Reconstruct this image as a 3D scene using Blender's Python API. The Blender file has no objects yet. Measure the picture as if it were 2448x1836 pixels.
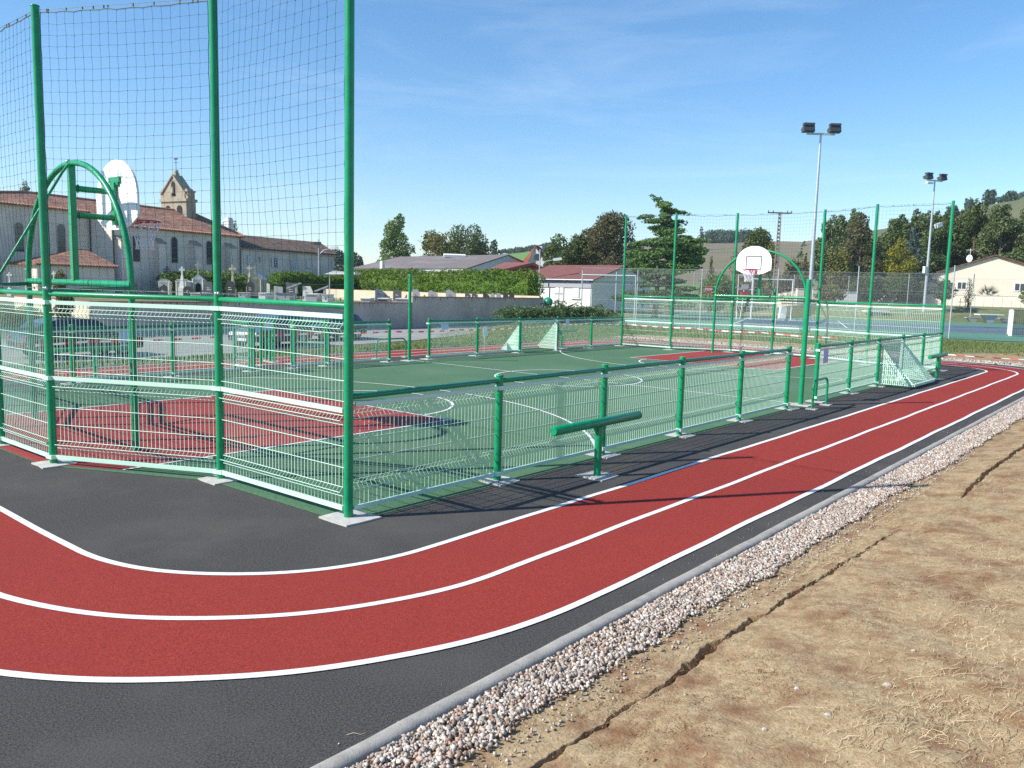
import bpy, math, random
import numpy as np
from mathutils import Vector, Matrix

random.seed(7)
RNG = np.random.default_rng(11)
scn = bpy.context.scene
COL = scn.collection
R = math.radians

# ------------------------------------------------------------------ camera
PXW, PXH, FPX = 2448.0, 1836.0, 1936.6
CAMP = np.array([-4.884, -6.123, 2.267])
YAW, PITCH, ROLL = 0.6972, 0.11809, 0.02613
F_ = np.array([math.cos(YAW)*math.cos(PITCH), math.sin(YAW)*math.cos(PITCH), -math.sin(PITCH)])
R_ = np.array([math.sin(YAW), -math.cos(YAW), 0.0])
U_ = np.cross(R_, F_)
R2 = R_*math.cos(ROLL) + U_*math.sin(ROLL)
U2 = -R_*math.sin(ROLL) + U_*math.cos(ROLL)
cam = bpy.data.cameras.new("camera")
cam.sensor_fit = 'HORIZONTAL'
cam.sensor_width = 36.0
cam.lens = 36.0*FPX/PXW
cam.clip_start = 0.05
cam.clip_end = 6000
camo = bpy.data.objects.new("camera", cam)
COL.objects.link(camo)
camo.matrix_world = Matrix(((R2[0], U2[0], -F_[0], CAMP[0]), (R2[1], U2[1], -F_[1], CAMP[1]), (R2[2], U2[2], -F_[2], CAMP[2]), (0, 0, 0, 1)))
scn.camera = camo

# ------------------------------------------------------------------ sky and sun
SUN_EL, SUN_AZ = R(37.2), math.atan2(math.sin(R(33.0)), -math.cos(R(33.0)))
sd = Vector((math.cos(SUN_EL)*math.cos(SUN_AZ), math.cos(SUN_EL)*math.sin(SUN_AZ), math.sin(SUN_EL)))
world = bpy.data.worlds.new("World")
scn.world = world
world.use_nodes = True
nt = world.node_tree
nt.nodes.clear()
wo = nt.nodes.new("ShaderNodeOutputWorld")
bg = nt.nodes.new("ShaderNodeBackground")
sky = nt.nodes.new("ShaderNodeTexSky")
sky.sky_type = 'NISHITA'
sky.sun_disc = False
sky.sun_elevation = SUN_EL
sky.sun_rotation = (math.pi/2 - SUN_AZ) % (2*math.pi)
sky.altitude = 200
sky.air_density = 1.0
sky.dust_density = 0.12
sky.ozone_density = 3.2
# faint cirrus streaks over the blue
tc = nt.nodes.new("ShaderNodeTexCoord")
mp = nt.nodes.new("ShaderNodeMapping")
mp.inputs['Rotation'].default_value = (0.2, 0.25, 0.7)
mp.inputs['Scale'].default_value = (1.6, 1.6, 9.0)
nz = nt.nodes.new("ShaderNodeTexNoise")
nz.inputs['Scale'].default_value = 1.7
nz.inputs['Detail'].default_value = 7
nz.inputs['Roughness'].default_value = 0.6
nz.inputs['Distortion'].default_value = 0.6
rp = nt.nodes.new("ShaderNodeValToRGB")
rp.color_ramp.elements[0].position = 0.52
rp.color_ramp.elements[0].color = (0, 0, 0, 1)
rp.color_ramp.elements[1].position = 0.92
rp.color_ramp.elements[1].color = (0.16, 0.16, 0.16, 1)
mx = nt.nodes.new("ShaderNodeMixRGB")
mx.blend_type = 'MIX'
mx.inputs['Color2'].default_value = (8.5, 8.9, 9.3, 1)
nt.links.new(tc.outputs['Generated'], mp.inputs['Vector'])
nt.links.new(mp.outputs[0], nz.inputs['Vector'])
nt.links.new(nz.outputs['Fac'], rp.inputs[0])
nt.links.new(rp.outputs[0], mx.inputs['Fac'])
nt.links.new(sky.outputs[0], mx.inputs['Color1'])
hsv = nt.nodes.new('ShaderNodeHueSaturation'); hsv.inputs['Saturation'].default_value = 1.2
hsv.inputs['Hue'].default_value = 0.498
nt.links.new(mx.outputs[0], hsv.inputs['Color'])
nt.links.new(hsv.outputs[0], bg.inputs['Color'])
bg.inputs['Strength'].default_value = 0.128
nt.links.new(bg.outputs[0], wo.inputs['Surface'])

sl = bpy.data.lights.new("sun", 'SUN')
sl.energy = 5.0
sl.angle = R(0.53)
sl.color = (1.0, 0.955, 0.88)
so = bpy.data.objects.new("sun", sl)
COL.objects.link(so)
so.rotation_euler = sd.to_track_quat('Z', 'Y').to_euler()

scn.view_settings.view_transform = 'Standard'
scn.view_settings.look = 'None'
scn.view_settings.gamma = 1.0
scn.view_settings.use_curve_mapping = False
scn.view_settings.exposure = 0.55
scn.cycles.max_bounces = 6
scn.cycles.transparent_max_bounces = 8
scn.cycles.use_denoising = False

# ------------------------------------------------------------------ helpers
def at(sx, sy, d):
    """the place seen at photo pixel (sx, sy), d metres deep along the view axis"""
    u = (sx-PXW/2)/FPX; v = -(sy-PXH/2)/FPX
    return Vector(CAMP + d*(F_+u*R2+v*U2))

def gnd(sx, d, z=0.0):
    """point of column sx at depth d, dropped to height z"""
    p = at(sx, 690, d)
    return Vector((p.x, p.y, z))

class MB:
    def __init__(s):
        s.v = []; s.f = []; s.sm = []; s.mi = []; s.cur = 0
    def add(s, vs, fs, smooth=False):
        o = len(s.v)
        s.v.extend([tuple(q) for q in vs])
        for q in fs:
            s.f.append(tuple(i+o for i in q)); s.sm.append(smooth); s.mi.append(s.cur)
        return s
    def box(s, x0, x1, y0, y1, z0, z1):
        return s.add([(x0,y0,z0),(x1,y0,z0),(x1,y1,z0),(x0,y1,z0),(x0,y0,z1),(x1,y0,z1),(x1,y1,z1),(x0,y1,z1)],
                     [(0,3,2,1),(4,5,6,7),(0,1,5,4),(1,2,6,5),(2,3,7,6),(3,0,4,7)])
    def obox(s, c, ex, ey, ez):
        """box by centre and three half-axis vectors"""
        c = Vector(c); ex = Vector(ex); ey = Vector(ey); ez = Vector(ez)
        vs = [c+a*ex+b*ey+d*ez for d in (-1,1) for a,b in ((-1,-1),(1,-1),(1,1),(-1,1))]
        return s.add(vs, [(0,3,2,1),(4,5,6,7),(0,1,5,4),(1,2,6,5),(2,3,7,6),(3,0,4,7)])
    def tube(s, a, b, r, n=10, caps=True, r2=None, smooth=True):
        a = Vector(a); b = Vector(b); d = (b-a)
        if d.length < 1e-6: return s
        d.normalize(); r2 = r if r2 is None else r2
        t = Vector((0,0,1)) if abs(d.z) < 0.9 else Vector((1,0,0))
        x = d.cross(t).normalized(); y = d.cross(x)
        vs = []
        for p, rr in ((a, r), (b, r2)):
            for i in range(n):
                th = 2*math.pi*(i+0.5)/n
                vs.append(p + x*(rr*math.cos(th)) + y*(rr*math.sin(th)))
        s.add(vs, [(i, (i+1) % n, n+(i+1) % n, n+i) for i in range(n)], smooth)
        if caps:
            s.add(vs[:n], [tuple(reversed(range(n)))]); s.add(vs[n:], [tuple(range(n))])
        return s
    def path(s, pts, r, n=10, caps=True, smooth=True):
        pts = [Vector(p) for p in pts]; m = len(pts); rings = []
        px = None
        for i, p in enumerate(pts):
            d = (pts[min(i+1, m-1)]-pts[max(i-1, 0)]).normalized()
            if px is None:
                t = Vector((0,0,1)) if abs(d.z) < 0.9 else Vector((1,0,0))
                px = d.cross(t).normalized()
            px = (px - d*px.dot(d)).normalized(); y = d.cross(px)
            rr = r[i] if isinstance(r, (list, tuple)) else r
            for k in range(n):
                th = 2*math.pi*k/n
                rings.append(p+px*(rr*math.cos(th))+y*(rr*math.sin(th)))
        fs = [(i*n+k, i*n+(k+1) % n, (i+1)*n+(k+1) % n, (i+1)*n+k) for i in range(m-1) for k in range(n)]
        s.add(rings, fs, smooth)
        if caps:
            s.add(rings[:n], [tuple(reversed(range(n)))]); s.add(rings[-n:], [tuple(range(n))])
        return s
    def prism(s, poly, a, b):
        """extrude polygon given as callable points: poly list of 3D points, offset vector b-a"""
        n = len(poly); off = Vector(b)
        vs = [Vector(p)+Vector(a) for p in poly] + [Vector(p)+Vector(a)+off for p in poly]
        fs = [tuple(reversed(range(n))), tuple(range(n, 2*n))] + [(i, (i+1) % n, n+(i+1) % n, n+i) for i in range(n)]
        return s.add(vs, fs)
    def sphere(s, c, r, n=10, m=6, sz=1.0, zmin=-1.0):
        vs = []; c = Vector(c)
        for j in range(m+1):
            ph = -math.pi/2 + math.pi*j/m
            for i in range(n):
                th = 2*math.pi*i/n
                vs.append((c.x+r*math.cos(ph)*math.cos(th), c.y+r*math.cos(ph)*math.sin(th), c.z+max(zmin, math.sin(ph))*r*sz))
        return s.add(vs, [(j*n+i, j*n+(i+1) % n, (j+1)*n+(i+1) % n, (j+1)*n+i) for j in range(m) for i in range(n)], True)
    def quad(s, a, b, c, d):
        return s.add([a, b, c, d], [(0,1,2,3)])
    def build(s, name, mat, parent=None):
        me = bpy.data.meshes.new(name)
        me.from_pydata(s.v, [], s.f)
        me.polygons.foreach_set('use_smooth', s.sm)
        for mm in (mat if isinstance(mat, (list, tuple)) else [mat]):
            me.materials.append(mm)
        if any(s.mi): me.polygons.foreach_set('material_index', s.mi)
        me.update()
        return link(name, me, parent)

def link(name, me, parent=None):
    o = bpy.data.objects.new(name, me)
    COL.objects.link(o)
    if parent is not None: o.parent = parent
    return o

def tag(o, label=None, cat=None, group=None, kind=None):
    if label: o['label'] = label
    if cat: o['category'] = cat
    if group: o['group'] = group
    if kind: o['kind'] = kind
    return o

def empty(name, loc, label, cat, group=None, rz=0.0):
    o = bpy.data.objects.new(name, None)
    o.empty_display_size = 0.2
    COL.objects.link(o)
    o.location = loc; o.rotation_euler = (0, 0, rz)
    tag(o, label, cat, group)
    return o

def struct(o):
    o['kind'] = 'structure'; return o

def copy_tree(o, parent=None):
    c = o.copy(); COL.objects.link(c); c.parent = parent
    for ch in list(o.children): copy_tree(ch, c)
    return c

# ------------------------------------------------------------------ materials
def mat(name, c1, c2=None, scale=8.0, rough=0.7, bump=0.0, bscale=60.0, detail=6, metal=0.0, c3=None, scale3=1.2,
        spec=0.5, coords='Object', stretch=None, island=0.0, amt3=(0.45, 0.7), bdist=0.01, coat=0.0, trans=0.0, amt2=(0.35, 0.65)):
    m = bpy.data.materials.new(name); m.use_nodes = True
    t = m.node_tree; b = t.nodes['Principled BSDF']
    b.inputs['Roughness'].default_value = rough
    b.inputs['Metallic'].default_value = metal
    b.inputs['Specular IOR Level'].default_value = spec
    b.inputs['Coat Weight'].default_value = coat
    co = t.nodes.new('ShaderNodeTexCoord')
    src = co.outputs[coords]
    if stretch:
        mpn = t.nodes.new('ShaderNodeMapping'); mpn.inputs['Scale'].default_value = stretch
        t.links.new(src, mpn.inputs['Vector']); src = mpn.outputs[0]
    out = None
    def noise(sc, det, lo, hi):
        n = t.nodes.new('ShaderNodeTexNoise'); n.inputs['Scale'].default_value = sc; n.inputs['Detail'].default_value = det
        n.inputs['Roughness'].default_value = 0.62
        t.links.new(src, n.inputs['Vector'])
        r = t.nodes.new('ShaderNodeMapRange'); r.inputs[1].default_value = lo; r.inputs[2].default_value = hi
        t.links.new(n.outputs['Fac'], r.inputs[0]); return r.outputs[0]
    col = None
    if c2 is not None:
        mxn = t.nodes.new('ShaderNodeMixRGB'); mxn.inputs[1].default_value = (*c1, 1); mxn.inputs[2].default_value = (*c2, 1)
        t.links.new(noise(scale, detail, *amt2), mxn.inputs[0]); col = mxn.outputs[0]
    if c3 is not None:
        mxn = t.nodes.new('ShaderNodeMixRGB'); mxn.inputs[2].default_value = (*c3, 1)
        if col: t.links.new(col, mxn.inputs[1])
        else: mxn.inputs[1].default_value = (*c1, 1)
        t.links.new(noise(scale3, 5, *amt3), mxn.inputs[0]); col = mxn.outputs[0]
    if island > 0:
        g = t.nodes.new('ShaderNodeNewGeometry')
        hs = t.nodes.new('ShaderNodeHueSaturation')
        r = t.nodes.new('ShaderNodeMapRange'); r.inputs[3].default_value = 1-island; r.inputs[4].default_value = 1+island
        t.links.new(g.outputs['Random Per Island'], r.inputs[0]); t.links.new(r.outputs[0], hs.inputs['Value'])
        if col: t.links.new(col, hs.inputs['Color'])
        else: hs.inputs['Color'].default_value = (*c1, 1)
        col = hs.outputs[0]
    if col: t.links.new(col, b.inputs['Base Color'])
    else: b.inputs['Base Color'].default_value = (*c1, 1)
    if bump > 0:
        n = t.nodes.new('ShaderNodeTexNoise'); n.inputs['Scale'].default_value = bscale; n.inputs['Detail'].default_value = 4
        t.links.new(src, n.inputs['Vector'])
        bn = t.nodes.new('ShaderNodeBump'); bn.inputs['Strength'].default_value = bump; bn.inputs['Distance'].default_value = bdist
        t.links.new(n.outputs['Fac'], bn.inputs['Height']); t.links.new(bn.outputs[0], b.inputs['Normal'])
    if trans > 0:
        tb = t.nodes.new('ShaderNodeBsdfTranslucent'); ms = t.nodes.new('ShaderNodeMixShader'); ms.inputs[0].default_value = trans
        if col: t.links.new(col, tb.inputs['Color'])
        else: tb.inputs['Color'].default_value = (*c1, 1)
        o = t.nodes['Material Output']
        t.links.new(b.outputs[0], ms.inputs[1]); t.links.new(tb.outputs[0], ms.inputs[2]); t.links.new(ms.outputs[0], o.inputs['Surface'])
    return m

def speckle(m, scale, thr, color, rand=0.0, soft=0.02, wear=None):
    """scatter small specks of another colour over a material (voronoi cells)"""
    t = m.node_tree; b = t.nodes['Principled BSDF']
    co = t.nodes.new('ShaderNodeTexCoord')
    vn = t.nodes.new('ShaderNodeTexVoronoi'); vn.inputs['Scale'].default_value = scale
    t.links.new(co.outputs['Object'], vn.inputs['Vector'])
    r = t.nodes.new('ShaderNodeMapRange'); r.inputs[1].default_value = thr; r.inputs[2].default_value = thr-soft
    t.links.new(vn.outputs['Distance'], r.inputs[0])
    # only some cells
    sp = t.nodes.new('ShaderNodeSeparateColor'); t.links.new(vn.outputs['Color'], sp.inputs[0])
    th = t.nodes.new('ShaderNodeMath'); th.operation = 'GREATER_THAN'; th.inputs[1].default_value = 1-rand if rand else 0.0
    t.links.new(sp.outputs[0], th.inputs[0])
    mu = t.nodes.new('ShaderNodeMath'); mu.operation = 'MULTIPLY'
    t.links.new(r.outputs[0], mu.inputs[0]); t.links.new(th.outputs[0], mu.inputs[1])
    mxn = t.nodes.new('ShaderNodeMixRGB'); mxn.inputs[2].default_value = (*color, 1)
    old = b.inputs['Base Color'].links
    if old: t.links.new(old[0].from_socket, mxn.inputs[1])
    else: mxn.inputs[1].default_value = b.inputs['Base Color'].default_value
    t.links.new(mu.outputs[0], mxn.inputs[0]); t.links.new(mxn.outputs[0], b.inputs['Base Color'])
    return m

M = {}
M['asphalt'] = speckle(speckle(mat('asphalt', (0.032,0.030,0.030), (0.110,0.104,0.098), 80, 0.9, 0.5, 150, 9, amt2=(0.36,0.66), c3=(0.105,0.096,0.083), scale3=0.75, amt3=(0.46,0.80), bdist=0.008, spec=0.12), 120, 0.30, (0.012,0.012,0.014), 0.4, 0.2), 75, 0.12, (0.33,0.31,0.28), 0.05)
M['track'] = speckle(speckle(mat('red_track', (0.160,0.023,0.019), (0.355,0.050,0.037), 75, 0.9, 0.5, 140, 9, amt2=(0.30,0.62), c3=(0.235,0.036,0.031), scale3=0.6, amt3=(0.42,0.95), bdist=0.008, spec=0.1), 110, 0.30, (0.12,0.014,0.016), 0.25, 0.18), 9, 0.03, (0.6,0.5,0.42), 0.12, 0.01)
M['court'] = mat('green_court', (0.058,0.125,0.066), (0.102,0.195,0.108), 30, 0.88, 0.6, 120, 8, c3=(0.108,0.188,0.112), scale3=0.35, bdist=0.006, spec=0.12)
M['key'] = mat('red_key', (0.36,0.044,0.036), (0.22,0.030,0.026), 30, 0.8, 0.5, 160, 8, bdist=0.006, spec=0.3)
M['line'] = speckle(mat('white_line', (0.84,0.84,0.82), (0.66,0.65,0.62), 22, 0.7, 0.5, 130, 6, bdist=0.006), 70, 0.16, (0.32,0.26,0.25), 0.13, 0.08)
M['concrete'] = speckle(mat('kerb_concrete', (0.37,0.35,0.31), (0.27,0.255,0.225), 14, 0.85, 0.6, 90, 8, c3=(0.40,0.375,0.33), scale3=1.5, bdist=0.005, spec=0.1), 60, 0.12, (0.16,0.16,0.15), 0.2, 0.08)
M['pad'] = mat('footing_concrete', (0.52,0.50,0.46), (0.40,0.385,0.35), 9, 0.9, 0.7, 60, 8, bdist=0.006)
M['green'] = mat('green_paint', (0.002,0.235,0.092), (0.004,0.30,0.12), 7, 0.34, 0.05, 40, 3, spec=0.4, coat=0.12)
M['green_d'] = mat('dark_green_paint', (0.006,0.20,0.10), None, rough=0.35, coat=0.2)
M['mint'] = mat('mint_paint', (0.58,0.80,0.645), (0.54,0.77,0.61), 3, 0.38, spec=0.5)
M['net'] = mat('green_net_cord', (0.012,0.05,0.045), rough=0.8)
M['cable'] = mat('galvanised_cable', (0.13,0.17,0.16), rough=0.5, metal=0.3)
M['galv'] = mat('galvanised_steel', (0.50,0.55,0.56), (0.42,0.47,0.49), 4, 0.45, metal=0.35)
M['white'] = mat('white_paint', (0.84,0.84,0.84), (0.8,0.8,0.8), 2, 0.4)
M['ink'] = mat('dark_ink', (0.05,0.055,0.065), rough=0.6)
M['redm'] = mat('red_steel', (0.42,0.02,0.03), rough=0.4)
M['cord'] = mat('white_cord', (0.8,0.8,0.85), rough=0.8)
M['bolt'] = mat('bolt_cap', (0.48,0.52,0.55), rough=0.3, metal=0.5)
M['paper'] = mat('notice_paper', (0.62,0.70,0.84), (0.7,0.76,0.86), 6, 0.6)
M['lilac'] = mat('lilac_paper', (0.5,0.5,0.72), rough=0.6)
M['tape_r'] = mat('tape_red', (0.62,0.03,0.04), rough=0.4, trans=0.2)
M['tape_w'] = mat('tape_white', (0.82,0.8,0.8), rough=0.4, trans=0.2)
M['gravel'] = mat('gravel_stone', (0.38,0.325,0.265), (0.56,0.505,0.445), 9, 0.85, 0.5, 90, 5, c3=(0.32,0.19,0.12), scale3=18, amt3=(0.47,0.64), island=0.42, bdist=0.004)
M['dirt'] = speckle(mat('dry_earth', (0.42,0.325,0.19), (0.29,0.20,0.11), 26, 0.95, 0.7, 60, 9, c3=(0.21,0.11,0.058), scale3=3.6, amt3=(0.46,0.70), bdist=0.012, spec=0.1), 26, 0.10, (0.55,0.5,0.4), 0.12, 0.05)
M['grass'] = mat('grass_ground', (0.10,0.135,0.04), (0.17,0.19,0.07), 1.2, 0.95, 1.0, 18, 8, c3=(0.30,0.24,0.13), scale3=0.22, amt3=(0.5,0.72), bdist=0.03)
M['blade'] = mat('grass_blade', (0.10,0.155,0.03), (0.17,0.21,0.06), 1.5, 0.8, island=0.35, trans=0.25)
M['drygrass'] = mat('dry_straw', (0.70,0.58,0.36), (0.55,0.40,0.22), 3, 0.85, island=0.35)
M['deadgrass'] = mat('dead_grass', (0.135,0.062,0.032), (0.24,0.13,0.066), 2.5, 0.9, island=0.4)
M['chain'] = mat('chain_wire', (0.17,0.185,0.195), rough=0.6)
M['polec'] = mat('pole_concrete', (0.30,0.255,0.215), (0.22,0.18,0.15), 3, 0.9)
M['road'] = mat('pale_road', (0.32,0.305,0.285), (0.26,0.25,0.235), 2.5, 0.9, 0.5, 60, 8, c3=(0.35,0.33,0.30), scale3=0.3, spec=0.1)
M['wall'] = mat('render_wall', (0.56,0.475,0.40), (0.46,0.39,0.335), 0.9, 0.92, 0.4, 30, 7, c3=(0.36,0.305,0.26), scale3=0.35, stretch=(1,1,0.7))
M['cap'] = mat('red_wall_cap', (0.30,0.12,0.09), (0.22,0.09,0.07), 6, 0.85)
M['stain'] = mat('damp_stain', (0.10,0.085,0.075), rough=0.9)
M['cream'] = mat('cream_render', (0.62,0.54,0.40), (0.55,0.48,0.36), 1.5, 0.9, 0.3, 40, c3=(0.45,0.39,0.3), scale3=0.8, amt3=(0.55,0.8))
M['house'] = mat('house_render', (0.78,0.69,0.55), (0.74,0.65,0.52), 0.6, 0.9)
M['hwhite'] = mat('white_render', (0.80,0.79,0.74), (0.75,0.74,0.70), 0.6, 0.9)
M['church'] = mat('church_render', (0.80,0.69,0.585), (0.70,0.595,0.505), 0.5, 0.95, 0.5, 6, 8, c3=(0.46,0.38,0.32), scale3=0.3, amt3=(0.48,0.8), stretch=(1,1,0.8))
M['stone'] = mat('bell_stone', (0.42,0.36,0.27), (0.33,0.28,0.21), 1.3, 0.95, 0.8, 5, 8, c3=(0.22,0.19,0.15), scale3=0.7, amt3=(0.5,0.75))
M['shade_panel'] = mat('opening_shade', (0.02,0.018,0.016), rough=0.9)  # near-black paint standing in for the shade inside openings
M['pane'] = mat('window_glass', (0.035,0.045,0.055), rough=0.12, spec=0.7)
M['shutter'] = mat('pale_shutter', (0.66,0.66,0.64), rough=0.6)
M['frame'] = mat('window_surround', (0.52,0.47,0.42), rough=0.8)
M['steel_d'] = mat('dark_steel', (0.05,0.055,0.06), rough=0.5)
M['wood'] = mat('brown_wood', (0.13,0.085,0.06), (0.09,0.06,0.045), 4, 0.8)
M['bark'] = mat('tree_bark', (0.13,0.105,0.08), (0.08,0.065,0.05), 5, 0.95, 0.6, 20)
M['granite_b'] = mat('black_granite', (0.035,0.036,0.042), (0.05,0.05,0.055), 20, 0.18)
M['granite_g'] = mat('grey_granite', (0.42,0.42,0.44), (0.35,0.35,0.37), 20, 0.35)
M['granite_d'] = mat('dark_grey_granite', (0.13,0.13,0.14), (0.1,0.1,0.11), 20, 0.3)
M['marble'] = mat('white_tomb_stone', (0.74,0.72,0.66), (0.66,0.64,0.58), 3, 0.7)
M['oldstone'] = mat('old_tomb_stone', (0.50,0.45,0.34), (0.40,0.36,0.27), 3, 0.85, 0.4, 12)
M['zinc'] = mat('zinc_roof', (0.42,0.46,0.52), rough=0.4, metal=0.3)
M['fibro'] = mat('grey_sheet_roof', (0.205,0.175,0.165), (0.15,0.125,0.12), 2.5, 0.9, c3=(0.25,0.22,0.2), scale3=0.3)
M['brownroof'] = mat('brown_tile_roof', (0.20,0.075,0.06), (0.16,0.06,0.05), 2, 0.8)
M['darkred'] = mat('dark_red_boarding', (0.10,0.02,0.022), rough=0.8)
M['tennis'] = mat('tennis_green', (0.075,0.20,0.13), (0.09,0.22,0.145), 1.0, 0.8)
M['tennisb'] = mat('tennis_blue', (0.075,0.125,0.155), (0.09,0.14,0.17), 1.0, 0.8)
M['teal'] = mat('tank_green', (0.01,0.22,0.13), rough=0.4)
M['field_g'] = mat('green_field', (0.10,0.20,0.03), (0.12,0.22,0.04), 0.05, 0.95)
M['field_b'] = mat('vineyard_field', (0.185,0.15,0.085), (0.14,0.135,0.065), 0.06, 0.95, c3=(0.22,0.15,0.10), scale3=0.012, stretch=(1,1,1))
M['hillm'] = mat('hill_pasture', (0.115,0.125,0.05), (0.08,0.10,0.035), 0.03, 0.95, c3=(0.17,0.145,0.08), scale3=0.012)

def tile_mat(name, a, b, c, freq=5.5, ang=0.0):
    """canal tiles: ribs running down the slope, each tile its own tint"""
    m = bpy.data.materials.new(name); m.use_nodes = True; t = m.node_tree; bs = t.nodes['Principled BSDF']
    bs.inputs['Roughness'].default_value = 0.85
    co = t.nodes.new('ShaderNodeUVMap')
    br = t.nodes.new('ShaderNodeTexVoronoi'); br.inputs['Scale'].default_value = freq*0.8; br.inputs['Randomness'].default_value = 0.35
    t.links.new(co.outputs[0], br.inputs['Vector'])
    sp = t.nodes.new('ShaderNodeSeparateColor'); t.links.new(br.outputs['Color'], sp.inputs[0])
    cr = t.nodes.new('ShaderNodeValToRGB'); e = cr.color_ramp.elements
    e[0].position = 0.05; e[0].color = (*a, 1); e[1].position = 0.95; e[1].color = (*c, 1)
    k = cr.color_ramp.elements.new(0.5); k.color = (*b, 1)
    t.links.new(sp.outputs[0], cr.inputs[0])
    nn = t.nodes.new('ShaderNodeTexNoise'); nn.inputs['Scale'].default_value = 0.5; nn.inputs['Detail'].default_value = 6
    t.links.new(co.outputs[0], nn.inputs['Vector'])
    mr = t.nodes.new('ShaderNodeMapRange'); mr.inputs[1].default_value = 0.35; mr.inputs[2].default_value = 0.7; mr.inputs[3].default_value = 0.65; mr.inputs[4].default_value = 1.15
    t.links.new(nn.outputs['Fac'], mr.inputs[0])
    hs = t.nodes.new('ShaderNodeHueSaturation'); t.links.new(cr.outputs[0], hs.inputs['Color']); t.links.new(mr.outputs[0], hs.inputs['Value'])
    t.links.new(hs.outputs[0], bs.inputs['Base Color'])
    wv = t.nodes.new('ShaderNodeTexWave'); wv.inputs['Scale'].default_value = freq/6.283*3.14; wv.bands_direction = 'X'
    t.links.new(co.outputs[0], wv.inputs['Vector'])
    bn = t.nodes.new('ShaderNodeBump'); bn.inputs['Strength'].default_value = 1.0; bn.inputs['Distance'].default_value = 0.12
    t.links.new(wv.outputs['Fac'], bn.inputs['Height']); t.links.new(bn.outputs[0], bs.inputs['Normal'])
    return m
M['tiles'] = tile_mat('canal_tiles', (0.56,0.23,0.14), (0.42,0.17,0.11), (0.70,0.44,0.30))
M['tiles_d'] = tile_mat('old_canal_tiles', (0.25,0.135,0.09), (0.15,0.095,0.07), (0.42,0.28,0.2))
M['tiles_o'] = tile_mat('orange_tiles', (0.50,0.13,0.06), (0.42,0.10,0.05), (0.48,0.17,0.09))
M['tiles_p'] = tile_mat('pale_tiles', (0.34,0.18,0.12), (0.26,0.14,0.10), (0.42,0.27,0.2))

def leafm(name, a, b, c=None, isl=0.4, tr=0.3):
    return mat(name, a, b, 0.55, 0.65, detail=4, island=isl, trans=tr, c3=c, scale3=0.25, spec=0.25)
M['lf_dark'] = leafm('leaves_dark_green', (0.08,0.125,0.032), (0.11,0.16,0.045), (0.135,0.15,0.055))
M['lf_mid'] = leafm('leaves_mid_green', (0.13,0.21,0.04), (0.18,0.26,0.055), (0.11,0.18,0.04))
M['lf_bright'] = leafm('leaves_bright_green', (0.10,0.17,0.03), (0.13,0.20,0.035))
M['lf_olive'] = leafm('leaves_olive', (0.21,0.20,0.055), (0.17,0.185,0.05), (0.25,0.19,0.06))
M['lf_yellow'] = leafm('leaves_yellow', (0.30,0.26,0.03), (0.20,0.22,0.03))
M['lf_brown'] = leafm('leaves_brown_green', (0.16,0.135,0.065), (0.125,0.135,0.055), (0.09,0.115,0.045))
M['lf_cedar'] = leafm('leaves_cedar', (0.12,0.215,0.055), (0.165,0.26,0.07), (0.085,0.17,0.055))
M['lf_blue'] = leafm('leaves_blue_spruce', (0.14,0.19,0.165), (0.10,0.15,0.13))
M['lf_hedge'] = leafm('leaves_hedge', (0.12,0.205,0.018), (0.17,0.26,0.028), (0.09,0.17,0.018), 0.5)
M['lf_poplar'] = leafm('leaves_poplar', (0.125,0.17,0.06), (0.17,0.205,0.085), (0.10,0.145,0.055))
M['lf_juniper'] = leafm('leaves_juniper', (0.10,0.165,0.075), (0.15,0.22,0.095))
M['lf_far'] = leafm('leaves_far_wood', (0.075,0.12,0.075), (0.10,0.14,0.08))
M['core'] = mat('hedge_core', (0.08,0.15,0.018), rough=1.0)
M['palm'] = leafm('palm_leaf', (0.075,0.11,0.055), (0.10,0.14,0.07))
#PART2

# ================================================================== THE GROUND
S_AZ = lambda sx: YAW - math.atan((sx-PXW/2)/FPX)      # world azimuth of a photo column
RIDGE = [(-700,640,700),(0,640,700),(780,642,700),(860,638,700),(1000,630,700),(1200,610,700),(1300,596,700),(1450,590,700),(1650,584,700),
         (1760,583,700),(1850,583,680),(1900,584,650),(1980,572,600),(2100,552,540),(2230,522,480),(2330,498,440),(2400,488,430),(2430,470,430),(2480,466,430),(2700,440,430),(3200,520,500)]
def ridge(az):
    sx = PXW/2 + FPX*math.tan(max(-1.0, min(1.0, YAW-az)))
    for a, b in zip(RIDGE, RIDGE[1:]):
        if a[0] <= sx <= b[0]:
            k = (sx-a[0])/(b[0]-a[0]); y = a[1]+k*(b[1]-a[1]); r = a[2]+k*(b[2]-a[2]); return y, r, sx
    e = RIDGE[0] if sx < RIDGE[0][0] else RIDGE[-1]
    return e[1], e[2], sx
def hnoise(x, y):
    return math.sin(x*0.031+1.3)*math.cos(y*0.027-0.4)+0.5*math.sin(x*0.083+y*0.061)
def sstep(a, b, x):
    t = max(0.0, min(1.0, (x-a)/(b-a))); return t*t*(3-2*t)
def dip(x, y):
    t = y-15.6-max(0.0, x-24)*0.75
    return -0.80*sstep(0, 7.5, t)
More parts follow.
